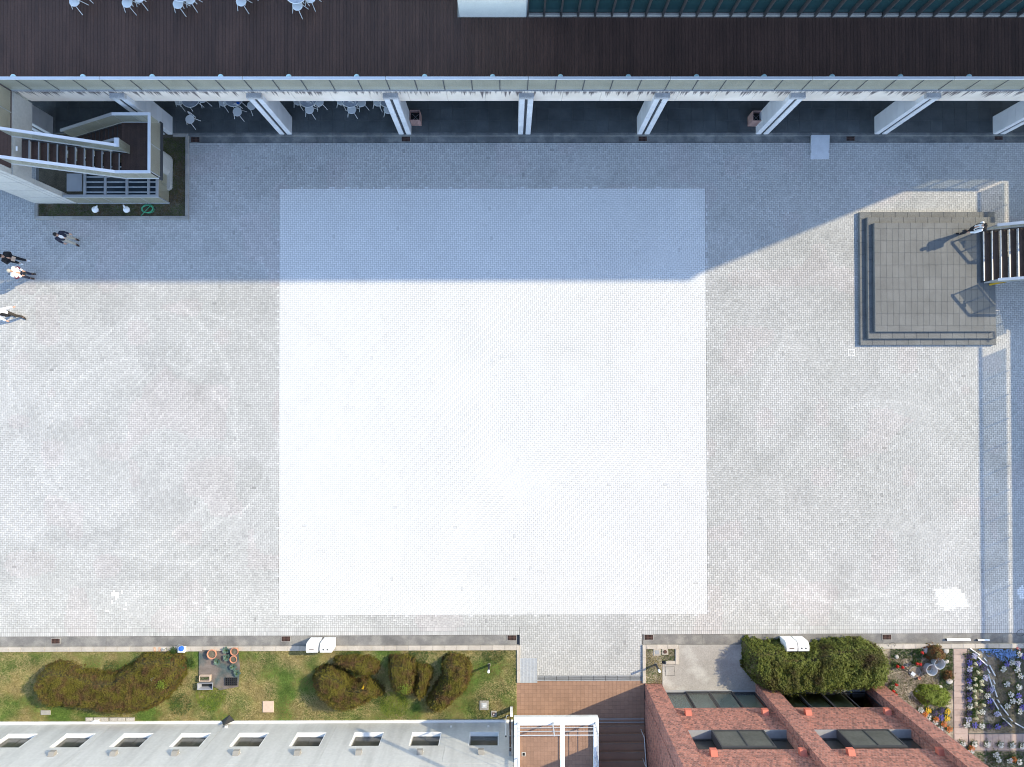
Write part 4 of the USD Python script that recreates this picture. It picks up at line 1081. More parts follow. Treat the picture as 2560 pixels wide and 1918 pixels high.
# tufts of taller fresh grass
for k, (zx, zy, rr, nn, zz) in enumerate(((1820, 1040, 0.75, 700, "K"), (1560, 1110, 0.55, 500, "K"), (960, 800, 0.4, 300, "K"), (1190, 1120, 0.7, 800, "L"), (1060, 1060, 0.4, 300, "L"), (1400, 690, 0.5, 300, "L"), (800, 660, 0.6, 350, "L"), (1930, 1150, 0.6, 350, "L"), (2050, 660, 0.6, 300, "L"))):
    x, y = at(zx, zy, 0.05, zz)
    v, f = blades(nn * 2, Point(x, y).buffer(rr).intersection(LAWN), 0.03, 0.13, 0.011, 200 + k)
    wh = ["below the plant pots", "left of the black cowl", "in the hollow of the kidney-shaped shrub", "below the upright azalea", "right of the round azalea", "above the narrow azalea", "right of the white bins", "near the round drain cover", "at the right top corner of the lawn"][k]
    MB().add(v, f).build("grass_tuft", "sprout_leaf" if k in (0, 3) else "plant_leaf", label="bright green grass tuft " + wh, cat="grass tuft", group="fresh grass tufts on the lawn")

# ------------------------------------------------------------------ grey building
gb = thing("grey_building", "low grey rendered building with a row of deep square windows", "building")
XE_G = 0.18
m3box = lambda x0, x1, y0, y1, z0, z1: m3.Manifold.cube((x1 - x0, y1 - y0, z1 - z0)).translate((x0, y0, z0))
wall = m3box(-32, XE_G, YB - 0.35, YB, 0.0, 8.5)
WX = [-1.92 - 2.772 * k for k in range(11)]
cuts = [m3box(x, x + 1.42, YB - 0.4, YB + 0.1, 1.07, 2.36) for x in WX]
cuts += [m3box(-32.1, XE_G + 0.1, YB - 0.010, YB + 0.1, 3.98, 4.000)]
cuts += [m3box(x, x + 0.012, YB - 0.010, YB + 0.1, 0.2, 8.6) for x in (-3.0, -8.5, -14.05, -19.6, -25.1)]
wall -= m3.Manifold.batch_boolean(cuts, m3.OpType.Add)
MB().tm(wall).build("wall", "wall_grey", gb)
MB().box(-32, XE_G, -30, YB - 1.6, 0, 8.4).build("interior", "room_dark", gb)
MB().box(-32, XE_G, -30, YB - 0.36, 8.41, 8.6).build("roof", "wall_grey", gb)
MB().cbox(-32, XE_G, YB + 0.004, YB + 0.12, -0.1, 0.10, 0.015).build("plinth", "wall_trim", gb)
for i, x in enumerate(WX):
    p = path_for(gb, "window"); UsdGeom.Xform.Define(stage, p)
    e = 0.004
    MB().hexa([[x + e, YB - 0.21, 1.072], [x + 1.42 - e, YB - 0.21, 1.072], [x + 1.42 - e, YB + 0.02, 1.072], [x + e, YB + 0.02, 1.072], [x + e, YB - 0.21, 1.105], [x + 1.42 - e, YB - 0.21, 1.105], [x + 1.42 - e, YB + 0.02, 1.092], [x + e, YB + 0.02, 1.092]]).build("sill", "wall_trim", p)
    MB().box(x + 0.002, x + 0.03, YB - 0.21, YB - 0.002, 1.106, 2.357).box(x + 1.39, x + 1.418, YB - 0.21, YB - 0.002, 1.106, 2.357).build("jamb", "wall_trim", p)
    MB().box(x + 0.03, x + 1.39, YB - 0.21, YB - 0.16, 1.106, 1.145).box(x + 0.03, x + 1.39, YB - 0.21, YB - 0.16, 2.32, 2.357).box(x + 0.0305, x + 0.07, YB - 0.21, YB - 0.16, 1.146, 2.319).box(x + 1.35, x + 1.3895, YB - 0.21, YB - 0.16, 1.146, 2.319).build("frame", "steel_grey", p)
    MB().box(x + 0.07, x + 0.71, YB - 0.19, YB - 0.18, 1.146, 2.319).build("pane", "window_dark", p)
    MB().box(x + 0.712, x + 1.35, YB - 0.199, YB - 0.1905, 1.146, 2.319).build("pane", "window_dark", p)
    cx = x + 0.62
    p = path_for(gb, "vent_hood"); UsdGeom.Xform.Define(stage, p)
    MB().hexa([[cx - 0.13, YB + 0.001, 2.96], [cx + 0.13, YB + 0.001, 2.96], [cx + 0.13, YB + 0.17, 2.94], [cx - 0.13, YB + 0.17, 2.94], [cx - 0.13, YB + 0.001, 3.24], [cx + 0.13, YB + 0.001, 3.24], [cx + 0.13, YB + 0.17, 3.12], [cx - 0.13, YB + 0.17, 3.12]]).build("hood", "vent_grey", p)
    MB().box(cx - 0.15, cx + 0.15, YB + 0.001, YB + 0.012, 2.90, 2.938).build("flange", "wall_trim", p)
for zx in (1683, 2005):
    x, _ = at(zx, 1292, 0.5, "L")
    MB().box(x - 0.05, x + 0.05, YB + 0.001, YB + 0.03, 0.42, 0.56).build("outlet_box", "wall_trim", gb)
x, _ = at(1950, 1306, 0.5, "K")
MB().box(x - 0.06, x + 0.06, YB + 0.001, YB + 0.07, 0.4, 0.52).build("outlet_box", "wall_trim", gb)

# ------------------------------------------------------------------ entrance: drain, tiled floor, steps, roofed terrace
dr = thing("entrance_drain", "long steel drain grating across the foot of the entrance path", "drain", )
for k in range(10):
    a = PX0 + k * (PX1 - PX0) / 10
    b = a + (PX1 - PX0) / 10
    MB().box(a + 0.005, b - 0.005, -14.155, -14.14, -0.03, 0.0).box(a + 0.005, b - 0.005, -14.39, -14.375, -0.03, 0.0).build("frame", "galvanised", dr)
    m = MB()
    for yy in np.linspace(-14.36, -14.17, 7):
        m.box(a + 0.01, b - 0.01, yy - 0.007, yy + 0.007, -0.03, -0.004)
    m.build("grating", "steel_grey", dr)
MB().box(PX0, PX1, -14.40, -14.135, -0.14, -0.06).build("channel", "black_gap", dr)
tf = thing("entrance_floor", "brown tiled floor in front of the entrance", kind="structure")
TX0, TX1 = 0.36, 6.72
MB().box(TX0, TX1, -24, -14.40, -0.14, -0.010).build("tile_bed", "brown_grout", tf)
n = 0
for j in range(14):
    for k in range(32):
        a, b = TX0 + k * 0.19875, -14.405 - 0.1985 * (j + 1)
        if n >= 300: break
        MB().box(a + 0.004, a + 0.1947, b + 0.004, b + 0.1945, -0.010, 0.0 + random.uniform(-0.0006, 0.0006)).build("floor_tile", "brown_tile", tf); n += 1
m = MB()
for j in range(9, 32):
    for k in range(32):
        if j * 32 + k < 300: continue
        a, b = TX0 + k * 0.19875, -14.405 - 0.1985 * (j + 1)
        m.box(a + 0.004, a + 0.1947, b + 0.004, b + 0.1945, -0.010, 0.0)
m.build("floor_tile", "brown_tile", tf, kind="stuff")
sp = thing("entrance_steps", "brown tiled steps climbing between terrace block and brick building", "steps")
for k in range(8):
    y1 = -16.55 - 0.37 * k
    MB().cbox(4.05, 6.70, y1 - 0.37 + 0.003, y1, 0.001, 0.14 * (k + 1), 0.01).build("step", "brown_tile", sp)
    MB().box(4.05, 6.70, y1 - 0.03, y1 - 0.008, 0.14 * (k + 1) + 0.0005, 0.14 * (k + 1) + 0.006).build("nosing", "gutter_dark", sp)
MB().box(4.0, 6.7, -16.46, -16.42, 0.001, 0.03).box(4.0, 6.7, -16.30, -16.26, 0.001, 0.02).build("threshold_strip", "steel_grey", sp)
hr = thing("handrail", "steel handrail beside the steps along the brick wall", "handrail")
MB().path([(6.52, -16.7, 0.9), (6.52, -16.75, 1.0), (6.52, -19.4, 2.05)], 0.022, 8).build("rail", "galvanised", hr)
for k in range(3):
    y = -16.75 - 1.2 * k
    MB().path([(6.52, y, 0.13 + 0.45 * k), (6.52, y, 0.98 + 0.47 * k)], 0.018, 8).build("post", "galvanised", hr)

eb2 = thing("entrance_block", "white edged roof terrace with brown tiles and steel railings over the entrance", "building")
BX0, BX1, BY1, BZ = 0.20, 3.96, -14.52, 3.90
ex = lambda a, b, h: at(a, b, h, "EN")
MB().box(BX0, BX1, -24, BY1 - 0.02, 3.40, 3.70).build("slab", "wall_grey", eb2)
MB().box(BX0 + 0.05, BX1 - 0.05, -24, -16.3, 0.02, 3.39).build("block", "wall_grey", eb2)
MB().cbox(BX0, BX1, BY1 - 0.27, BY1, 3.62, BZ, 0.03).build("coping", "white_paint", eb2)
MB().cbox(BX0, BX0 + 0.25, -24, BY1 - 0.272, 3.62, BZ, 0.02).build("coping", "white_paint", eb2)
MB().cbox(BX1 - 0.24, BX1, -24, BY1 - 0.272, 3.62, BZ, 0.02).build("coping", "white_paint", eb2)
kx, ky = int((BX1 - BX0 - 0.51) / 0.15), 14
tw = (BX1 - BX0 - 0.50) / kx
n = 0
m = MB()
for j in range(40):
    for k in range(kx):
        a, b = BX0 + 0.255 + k * tw, BY1 - 0.28 - 0.2 * (j + 1)
        if n < 300:
            MB().box(a + 0.003, a + tw - 0.003, b + 0.002, b + 0.198, 3.70, 3.71).build("roof_tile", "brown_tile", eb2); n += 1
        else:
            m.box(a + 0.003, a + tw - 0.003, b + 0.002, b + 0.198, 3.70, 3.71)
m.build("roof_tile", "brown_tile", eb2, kind="stuff")
MB().box(BX0 + 0.252, BX1 - 0.242, -23.9, BY1 - 0.274, 3.70, 3.703).build("grout", "brown_grout", eb2)
ry = BY1 - 0.16
posts = [BX0 + 0.16, BX0 + 1.72, BX1 - 0.16]
for x in posts:
    MB().box(x - 0.022, x + 0.022, ry - 0.03, ry + 0.03, BZ, BZ + 1.12).build("rail_post", "galvanised", eb2)
    MB().box(x - 0.05, x + 0.05, ry - 0.05, ry + 0.05, BZ, BZ + 0.012).build("post_foot", "steel_grey", eb2)
for z in (0.42, 0.74, 1.10):
    MB().path([(posts[0], ry, BZ + z), (posts[2], ry, BZ + z)], 0.02 if z > 1 else 0.014, 8).build("rail", "galvanised", eb2)
for x in (posts[0], posts[2]):
    for z in (0.42, 0.74, 1.10):
        MB().path([(x, ry, BZ + z), (x, -23, BZ + z)], 0.02 if z > 1 else 0.014, 8).build("rail", "galvanised", eb2)
    for y in (-16.2, -17.8, -19.4):
        MB().box(x - 0.03, x + 0.03, y - 0.022, y + 0.022, BZ, BZ + 1.1).build("rail_post", "galvanised", eb2)
x, y = ex(455, 1175, 3.72)
MB().box(x - 0.09, x + 0.09, y - 0.09, y + 0.09, 3.711, 3.73).build("roof_drain", "stone", eb2)
MB().box(x - 0.05, x + 0.05, y - 0.06, y + 0.06, 3.731, 3.74).build("drain_pit", "black_gap", eb2)
bx = at(1347, 700, 8.3, "EN")[0]
MB().cbox(bx - 0.078, bx + 0.078, -24, -12.62, 8.12, 8.3, 0.01).build("roof_beam", "white_paint", eb2)
MB().box(bx - 0.07, bx + 0.07, -20.2, -20.06, 3.71, 8.119).build("beam_post", "white_paint", eb2)
x, y = at(140, 250, 0.0, "EN")
t = thing("downpipe", "brown downpipe at the right end of the grey wall", "downpipe")
MB().path([(x, YB + 0.35, 0.0), (x, YB + 0.32, 3.5)], 0.04, 10).build("pipe", "shoe_brown", t)
for z in (0.8, 2.2, 3.3):
    MB().box(x - 0.06, x + 0.06, YB + 0.02, YB + 0.38, z, z + 0.03).build("clip", "steel_grey", t)
t = thing("standpipe", "thin white hooked pipe beside the brown downpipe", "pipe")
xx, _ = at(45, 400, 1.0, "EN")
MB().path([(xx + 0.12, YB + 0.34, 0.02), (xx + 0.03, YB + 0.32, 0.05), (xx, YB + 0.28, 0.2), (xx, YB + 0.26, 2.0)], 0.018, 8).build("pipe", "white_plastic", t)
MB().lathe([(0.0, 0.0), (0.035, 0.01), (0.035, 0.06), (0.0, 0.07)], (xx, YB + 0.26, 2.0), 10).build("cap", "black_plastic", t)
x, y = at(170, 90, 0.0, "EN")
t = thing("utility_pillar", "small white utility pillar at the corner of the lawn and entrance", "pillar")
MB().cbox(x - 0.07, x + 0.07, y - 0.16, y + 0.04, 0.02, 0.75, 0.02).build("body", "white_plastic", t)
MB().box(x - 0.10, x + 0.10, y - 0.19, y + 0.07, 0.0, 0.03).build("base", "kerb_grey", t)

# ------------------------------------------------------------------ brick building
bb = thing("brick_building", "red brick building with projecting fins, glazed doors and recessed dark windows", "building")
FXS = [(6.74, 7.58), (12.26, 13.08), (17.74, 18.54)]
BYF, BYW, BH = -14.54, -14.86, 10.0
for a, b in FXS:
    MB().box(a, b, BYW - 0.02, BYF, -0.05, BH).build("fin", "brick", bb)
w = m3box(6.76, 18.52, BYW - 0.45, BYW, 0.0, BH - 0.01)
bays = [(7.58, 12.26), (13.08, 17.74)]
cuts = []
for a, b in bays:
    cuts += [m3box(a + 0.02, b - 0.02, BYW - 0.5, BYW + 0.1, -0.1, 2.02), m3box(a + 0.25, b - 0.10, BYW - 0.5, BYW + 0.1, 4.20, 5.90)]
    cuts += [m3box((a + b) / 2 - 0.006, (a + b) / 2 + 0.006, BYW - 0.012, BYW + 0.1, 2.0, BH), m3box(a - 0.1, b + 0.1, BYW - 0.012, BYW + 0.1, 3.05, 3.062)]
w -= m3.Manifold.batch_boolean(cuts, m3.OpType.Add)
MB().tm(w).build("front_wall", "brick", bb)
MB().box(6.741, 7.10, -30, BYW - 0.46, -0.05, BH).build("side_wall", "brick", bb)
MB().box(18.10, 18.539, -30, BYW - 0.46, -0.05, BH).build("side_wall", "brick", bb)
MB().box(7.11, 18.09, -29.9, BYW - 1.9, -0.05, BH - 0.1).build("interior", "room_dark", bb)
MB().box(6.74, 18.54, -30, BYW - 0.455, BH + 0.001, BH + 0.2).build("roof", "kerb_grey", bb)
for i, (a, b) in enumerate(bays):
    dw = (b - a - 0.06) / 4
    for k in range(4):
        x0, x1 = a + 0.03 + k * dw, a + 0.03 + (k + 1) * dw
        yo = BYW - (0.10 if k in (0, 3) else 0.05)
        p = path_for(bb, "glass_door"); UsdGeom.Xform.Define(stage, p)
        MB().box(x0 + 0.002, x0 + 0.05, yo - 0.04, yo, 0.04, 2.0).box(x1 - 0.05, x1 - 0.002, yo - 0.04, yo, 0.04, 2.0).box(x0 + 0.051, x1 - 0.051, yo - 0.04, yo, 0.04, 0.12).box(x0 + 0.051, x1 - 0.051, yo - 0.04, yo, 1.94, 2.0).build("frame", "dark_metal", p)
        MB().add([[x0 + 0.051, yo - 0.02, 0.121], [x1 - 0.051, yo - 0.02, 0.121], [x1 - 0.051, yo - 0.02, 1.939], [x0 + 0.051, yo - 0.02, 1.939]], [[3, 2, 1, 0]]).build("pane", "pane_green", p)
        if not (i == 1 and k == 3):     # pleated blind drawn behind the glass
            m = MB()
            ns = 13
            xs_ = np.linspace(x0 + 0.055, x1 - 0.055, 2 * ns + 1)
            ys_ = [yo - (0.10 if q_ % 2 else 0.14) for q_ in range(2 * ns + 1)]
            for q_ in range(2 * ns):
                m.hexa([[xs_[q_], ys_[q_] - .004, 0.1], [xs_[q_ + 1], ys_[q_ + 1] - .004, 0.1], [xs_[q_ + 1], ys_[q_ + 1], 0.1], [xs_[q_], ys_[q_], 0.1],
                        [xs_[q_], ys_[q_] - .004, 1.95], [xs_[q_ + 1], ys_[q_ + 1] - .004, 1.95], [xs_[q_ + 1], ys_[q_ + 1], 1.95], [xs_[q_], ys_[q_], 1.95]])
            m.build("blind", "blind_slat", p)
    MB().box(a, b, BYW - 0.2, BYW - 0.0, -0.04, 0.035).build("door_track", "steel_grey", bb)
    # recessed upper window: sill, dark back glass, boxed bay in the middle
    p = path_for(bb, "upper_window"); UsdGeom.Xform.Define(stage, p)
    a2, b2 = a + 0.25, b - 0.10
    MB().box(a2 + 0.002, b2 - 0.002, BYW - 0.44, BYW - 0.004, 4.201, 4.24).build("sill", "planter_grey", p)
    MB().box(a2 + 0.002, b2 - 0.002, BYW - 0.44, BYW - 0.36, 4.241, 4.36).box(a2 + 0.002, b2 - 0.002, BYW - 0.44, BYW - 0.36, 5.80, 5.898).build("frame", "dark_metal", p)
    MB().box(a2 + 0.002, b2 - 0.002, BYW - 0.43, BYW - 0.40, 4.361, 5.799).build("pane", "window_dark", p)
    c0, c1 = a2 + 1.02, b2 - 1.02
    yo = BYW + 0.03
    MB().box(c0, c0 + 0.06, BYW - 0.359, yo, 4.245, 5.80).box(c1 - 0.06, c1, BYW - 0.359, yo, 4.245, 5.80).build("bay_side", "dark_metal", p)
    MB().box(c0 + 0.061, c1 - 0.061, yo - 0.06, yo, 4.245, 4.34).box(c0 + 0.061, c1 - 0.061, yo - 0.06, yo, 5.66, 5.80).box((c0 + c1) / 2 - 0.025, (c0 + c1) / 2 + 0.025, yo - 0.06, yo, 4.341, 5.659).build("bay_frame", "dark_metal", p)
    MB().box(c0 + 0.061, (c0 + c1) / 2 - 0.026, yo - 0.035, yo - 0.025, 4.341, 5.659).build("bay_pane", "mesh_screen", p)
    MB().box((c0 + c1) / 2 + 0.026, c1 - 0.061, yo - 0.035, yo - 0.025, 4.341, 5.659).build("bay_pane", "mesh_screen", p)
for zz, zx, zy, z in (("N", 1520, 1195, 2.7), ("N", 2185, 1195, 2.7), ("P", 345, 1195, 2.7), ("P", 1030, 1195, 2.7), ("N", 1740, 1580, 6.35), ("P", 300, 1580, 6.35), ("P", 715, 1585, 6.35), ("P", 1490, 1590, 6.35)):
    x, _ = at(zx, zy, z, zz)
    y = BYW
    p = path_for(bb, "vent_hood"); UsdGeom.Xform.Define(stage, p)
    MB().hexa([[x - 0.14, y + 0.001, z - 0.14], [x + 0.14, y + 0.001, z - 0.14], [x + 0.14, y + 0.22, z - 0.16], [x - 0.14, y + 0.22, z - 0.16], [x - 0.14, y + 0.001, z + 0.16], [x + 0.14, y + 0.001, z + 0.16], [x + 0.14, y + 0.22, z + 0.05], [x - 0.14, y + 0.22, z + 0.05]]).build("hood", "red_vent", p)
    MB().box(x - 0.16, x + 0.16, y + 0.001, y + 0.01, z - 0.20, z - 0.161).build("flange", "planter_beige", p)

# concrete yard and small planter right of the entrance path
yard = thing("yard_slab", "weathered concrete yard between the court and the brick building", kind="structure")
MB().box(8.42, 17.7, BYW + 0.001, -12.62, -0.14, 0.02).box(7.62, 8.419, BYW + 0.001, -13.57, -0.14, 0.02).build("slab", "slab_concrete", yard)
m = MB()
x, y = at(1362, 828, 0.02, "N")
t = thing("access_cover", "square concrete cover in the yard beside the small planter", "access cover")
MB().box(x - 0.24, x + 0.24, y - 0.24, y + 0.24, 0.018, 0.026).build("frame", "gutter_concrete", t)
MB().cbox(x - 0.21, x + 0.21, y - 0.21, y + 0.21, 0.0255, 0.036, 0.006).build("lid", "slab_concrete", t)
MB().box(x - 0.23, x - 0.212, y - 0.03, y + 0.03, 0.0265, 0.04).box(x + 0.212, x + 0.23, y - 0.03, y + 0.03, 0.0265, 0.04).build("handle", "dark_metal", t)
pl = thing("small_planter", "narrow gravelly planter strip left of the concrete yard", kind="structure")
PLP = sbox(PX1 + 0.17, -14.52, 7.60, -12.82).union(sbox(7.60, -13.38, 8.24, -12.82))
MB().prism(PLP.buffer(-0.003), -0.12, 0.03).build("bed_soil", "soil", pl)
MB().add(*blades(4200, PLP, 0.03, 0.07, 0.009, 77)).build("planter_grass", "grass_blade", label="thin grass in the narrow planter right of the entrance path", cat="grass", kind="stuff")
for zx, zy, lab, inner in ((1252, 666, "pale square meter cover in the narrow planter, left of its round neighbour", "steel_grey"), (1321, 662, "pale square cover with rusty round lid in the narrow planter", "rust_iron")):
    x, y = at(zx, zy, 0.06, "N")
    t = thing("access_cover", lab, "access cover")
    r_ = 0.18 if inner == "steel_grey" else 0.155
    MB().cbox(x - r_, x + r_, y - r_, y + r_, 0.0, 0.06, 0.012).build("frame", "kerb_stone", t)
    if inner == "steel_grey":
        MB().cbox(x - 0.10, x + 0.10, y - 0.10, y + 0.10, 0.0605, 0.07, 0.004).build("lid", "steel_grey", t)
    else:
        MB().lathe([(0.0, 0.075), (0.09, 0.075), (0.095, 0.061)][::-1], (x, y, 0), 16).build("lid", "rust_iron", t)


def bollard(x, y, label, tilt=0.0):
    t = thing("bollard_light", label, "bollard light", loc=(x, y, 0.0))
    MB().lathe([(0.055, 0.0), (0.05, 0.78)], n=14).build("post", "dark_metal", t, smooth=50)
    MB().lathe([(0.056, 0.78), (0.06, 0.95), (0.0, 0.96)], n=14).build("lamp_head", "white_plastic", t, smooth=50)
    MB().lathe([(0.08, 0.0), (0.08, 0.04), (0.056, 0.045)], n=14).build("base", "kerb_grey", t)


bollard(*at(2012, 772, 0, "L"), "slim bollard light alone on the lawn right of the azaleas")
bollard(*at(1240, 768, 0, "N"), "slim bollard light in the narrow planter beside the yard")
bollard(*at(1390, 838, 0, "K"), "slim bollard light with white head poking out of the kidney-shaped azalea")

# ------------------------------------------------------------------ recycling bins
def bin_(x, y, w, slot, label, first=None):
    t = thing("recycling_bin", label, "recycling bin", "white recycling bins in pairs")
    d = 0.46
    prof = [(-d / 2, 0.02), (d / 2, 0.02), (d / 2, 0.70), (d / 2 - 0.03, 0.80), (d / 2 - 0.14, 0.90), (d / 2 - 0.28, 0.93), (-d / 2 + 0.02, 0.90), (-d / 2, 0.86)]
    pr = trimesh.creation.extrude_polygon(Polygon(prof).buffer(-0.015).buffer(0.015, quad_segs=3), w, engine="earcut")
    v = np.c_[x - w / 2 + pr.vertices[:, 2], y + pr.vertices[:, 0], pr.vertices[:, 1]]
    MB().add(v, pr.faces[:, ::-1]).build("body", "white_plastic", t, smooth=35)
    if slot == "slot":
        MB().box(x - 0.13, x + 0.10, y - 0.085, y - 0.04, 0.915, 0.934).build("slot", "rust_iron", t)
    else:
        for o in (-0.11, 0.09):
            MB().lathe([(0.0, 0.936), (0.038, 0.936), (0.04, 0.91)][::-1], (x + o, y - 0.06, 0), 12).build("hole", "black_plastic", t)
    MB().box(x - 0.05, x + 0.05, y + 0.07, y + 0.09, 0.90, 0.917).build("emblem_plate", "galvanised", t)
    MB().box(x - w / 2 + 0.04, x + w / 2 - 0.04, y - d / 2 + 0.04, y + d / 2 - 0.04, 0.0, 0.019).build("base", "black_plastic", t)


bin_(-9.57, -12.40, 0.56, "slot", "white bin with long slot, left of the pair at the lawn edge")
bin_(-8.90, -12.40, 0.56, "holes", "white bin with two holes, right of the pair at the lawn edge")
bin_(13.74, -12.42, 0.52, "slot", "white bin with long slot, left of the pair before the green hedge")
bin_(14.32, -12.42, 0.52, "holes", "white bin with two holes, right of the pair before the green hedge")

# ------------------------------------------------------------------ lawn clutter
def flat_cover(zz, zx, zy, w, d, mat, label, rz=0, lid=None):
    x, y = at(zx, zy, 0.08, zz)
    t = thing("access_cover", label, "access cover", loc=(x, y, 0), rz=rz)
    MB().cbox(-w / 2, w / 2, -d / 2, d / 2, 0.0, 0.085, 0.015).build("frame", mat, t)
    if lid:
        MB().cbox(-w * .28, w * .28, -d * .28, d * .28, 0.0855, 0.10, 0.01).build("lid", lid, t)
        MB().box(-w * .12, w * .12, -d * .06, d * .06, 0.1005, 0.115).build("handle", "white_plastic", t)
    return t


flat_cover("L", 105, 1137, 0.55, 0.55, "planter_beige", "plain beige square cover on the lawn left of the round azalea")
flat_cover("L", 1968, 1125, 0.46, 0.46, "kerb_grey", "grey square cover with metal lid on the lawn right of the azaleas", lid="galvanised")
flat_cover("L", 2052, 1198, 0.28, 0.28, "kerb_grey", "small square drain cover in the right bottom corner of the lawn", lid="rust_iron")
flat_cover("K", 392, 1188, 0.48, 0.22, "kerb_grey", "flat grey stone lying below the left end of the kidney-shaped azalea")
for k, (zx, w) in enumerate(((770, .36), (840, .36), (905, .36), (980, .40), (1050, .40), (1125, .42))):
    x, y = at(zx, 1243, 0.05, "K")
    lab = ["first", "second", "third", "fourth", "fifth", "sixth"][k] + " from the left of the stones along the grey wall"
    t = thing("edging_stone", lab, "stone", "edging stones along the grey wall")
    MB().cbox(x - w / 2, x + w / 2, y - 0.09, y + 0.09, 0.0, 0.08, 0.015).build("block", "kerb_grey", t)
    MB().cbox(x - w / 2 + .02, x + w / 2 - .02, y - 0.07, y + 0.07, 0.0805, 0.086, 0.004).build("worn_top", "stone", t)
x, y = at(830, 1262, 0.1, "K")
t = thing("white_rag", "crumpled white bag lying on the edging stones by the wall", "bag")
g = np.random.default_rng(8)
ic = trimesh.creation.icosphere(2, 0.12); ic.vertices *= (1.4, 0.7, 0.5); ic.vertices *= (1 + 0.25 * g.normal(size=(len(ic.vertices), 1)))
MB().tm_move(ic, (x, y, 0.12)).build("bag", "white_plastic", t)
x, y = at(1965, 1215, 0.15, "K")
t = thing("black_cowl", "black pyramid-shaped cowl standing against the grey wall", "cowl")
MB().add([[x - 0.36, YB + 0.13, 0.02], [x + 0.30, YB + 0.13, 0.02], [x + 0.05, YB + 0.42, 0.02], [x - 0.02, YB + 0.16, 0.62]], [[0, 2, 3], [2, 1, 3], [1, 0, 3], [0, 1, 2]]).build("hood", "dark_metal", t)
MB().box(x - 0.4, x + 0.34, YB + 0.125, YB + 0.46, 0.0, 0.019).build("base", "black_plastic", t)
t = thing("weed_sheet", "brown weed-control sheet under the plant pots on the lawn", "sheet")
sh = trimesh.creation.triangulate_polygon(sheet, engine="earcut")
tris = trimesh.Trimesh(np.c_[sh[0], np.zeros(len(sh[0]))], sh[1]).subdivide_to_size(0.12)
vv = tris.vertices.copy(); vv[:, 2] = 0.075 + 0.025 * meshkit.fbm(np.c_[vv[:, :2] * 4, np.zeros(len(vv))], 3)
MB().add(vv, tris.faces).add(vv - [0, 0, 0.004], tris.faces[:, ::-1]).build("sheet", "weed_sheet", t, smooth=True)


def pot(zz, zx, zy, r, h, label, mat="terracotta", group="terracotta pots on the sheet", soil="dark_soil", base=0.09):
    x, y = at(zx, zy, base + h, zz)
    t = thing("plant_pot", label, "plant pot", group)
    MB().lathe([(r * 0.62, base), (r * 0.9, base + h * 0.8), (r, base + h * 0.82), (r, base + h), (r * 0.86, base + h), (r * 0.82, base + h * 0.8), (0.0, base + h * 0.78)], (x, y, 0), 20).build("pot", mat, t, smooth=35)
    MB().lathe([(r * 0.81, base + h * 0.805), (0.0, base + h * 0.84)], (x, y, 0), 14).build("soil", soil, t)
    return x, y


pot("K", 1825, 685, 0.235, 0.26, "large terracotta pot nearest the hose reel")
pot("K", 2020, 662, 0.20, 0.24, "terracotta pot at the top right corner of the sheet")
pot("K", 2012, 730, 0.18, 0.20, "smaller terracotta pot just below the top right one")


def leaf_rosette(t, x, y, z, r, n, mat, seed, up=0.5, wid=0.45, part="leaf"):
    g = np.random.default_rng(seed)
    for k in range(n):
        a = 2 * math.pi * k / n * 2.4 + g.uniform(-.2, .2)
        rr = r * (1 - 0.45 * (k / n)) * g.uniform(0.85, 1.1)
        d = np.array([math.cos(a), math.sin(a), 0]); s = np.array([-d[1], d[0], 0])
        b = np.array([x, y, z])
        h = up * rr * (0.4 + k / n)
        P = [b, b + d * rr * .5 + s * rr * wid * .6 + [0, 0, h * .7], b + d * rr * .9 + s * rr * wid * .5 + [0, 0, h * 1.05], b + d * rr + [0, 0, h * 0.95], b + d * rr * .9 - s * rr * wid * .5 + [0, 0, h * 1.05], b + d * rr * .5 - s * rr * wid * .6 + [0, 0, h * .7], b + d * rr * .55 + [0, 0, h * .55]]
        MB().add(P, [[0, 1, 6], [1, 2, 6], [2, 3, 6], [3, 4, 6], [4, 5, 6], [5, 0, 6]]).build(part, mat, t, smooth=60)


cab0 = None
for k, (zx, zy, lab) in enumerate(((1950, 650, "leafy blue-green cabbage left of the top right terracotta pot"), (1958, 712, "leafy blue-green cabbage left of the smaller terracotta pot"), (1875, 745, "leafy blue-green cabbage below the large terracotta pot"), (2012, 790, "upper of the two cabbages at the right edge of the sheet"), (2045, 842, "lower of the two cabbages at the right edge of the sheet"))):
    x, y = at(zx, zy, 0.2, "K")
    if cab0 is None:
        cab0 = thing("cabbage", lab, "cabbage", "cabbages on the sheet", loc=(x, y, 0.09))
        MB().lathe([(0.08, 0.0), (0.10, 0.09), (0.0, 0.10)], n=12).build("pot", "black_plastic", cab0)
        leaf_rosette(cab0, 0, 0, 0.08, 0.22, 11, "cabbage_leaf", 3)
        leaf_rosette(cab0, 0, 0, 0.13, 0.10, 5, "plant_leaf", 4, up=0.9)
    else:
        dup(cab0, (x, y, 0.09), 67 * k, lab)
x, y = at(1765, 893, 0.25, "K")
t = thing("trough_planter", "beige trough planter with seedlings behind the grey one", "planter")
m = MB()
for a in ((-.27, .27, -.14, -.11), (-.27, .27, .11, .14), (-.27, -.24, -.11, .11), (.24, .27, -.11, .11)):
    m.box(x + a[0], x + a[1], y + a[2], y + a[3], 0.08, 0.26)
m.build("trough", "planter_beige", t)
MB().box(x - .24, x + .24, y - .11, y + .11, 0.08, 0.22).build("soil", "dark_soil", t)
for k in range(6):
    leaf_rosette(t, x - .19 + .075 * k, y + random.uniform(-.04, .04), 0.22, 0.07, 5, "plant_leaf", 60 + k)
x, y = at(1770, 960, 0.30, "K")
t = thing("trough_planter", "empty grey tapered trough planter beside the beige one", "planter")
o, i_ = (0.38, 0.17), (0.25, 0.08)
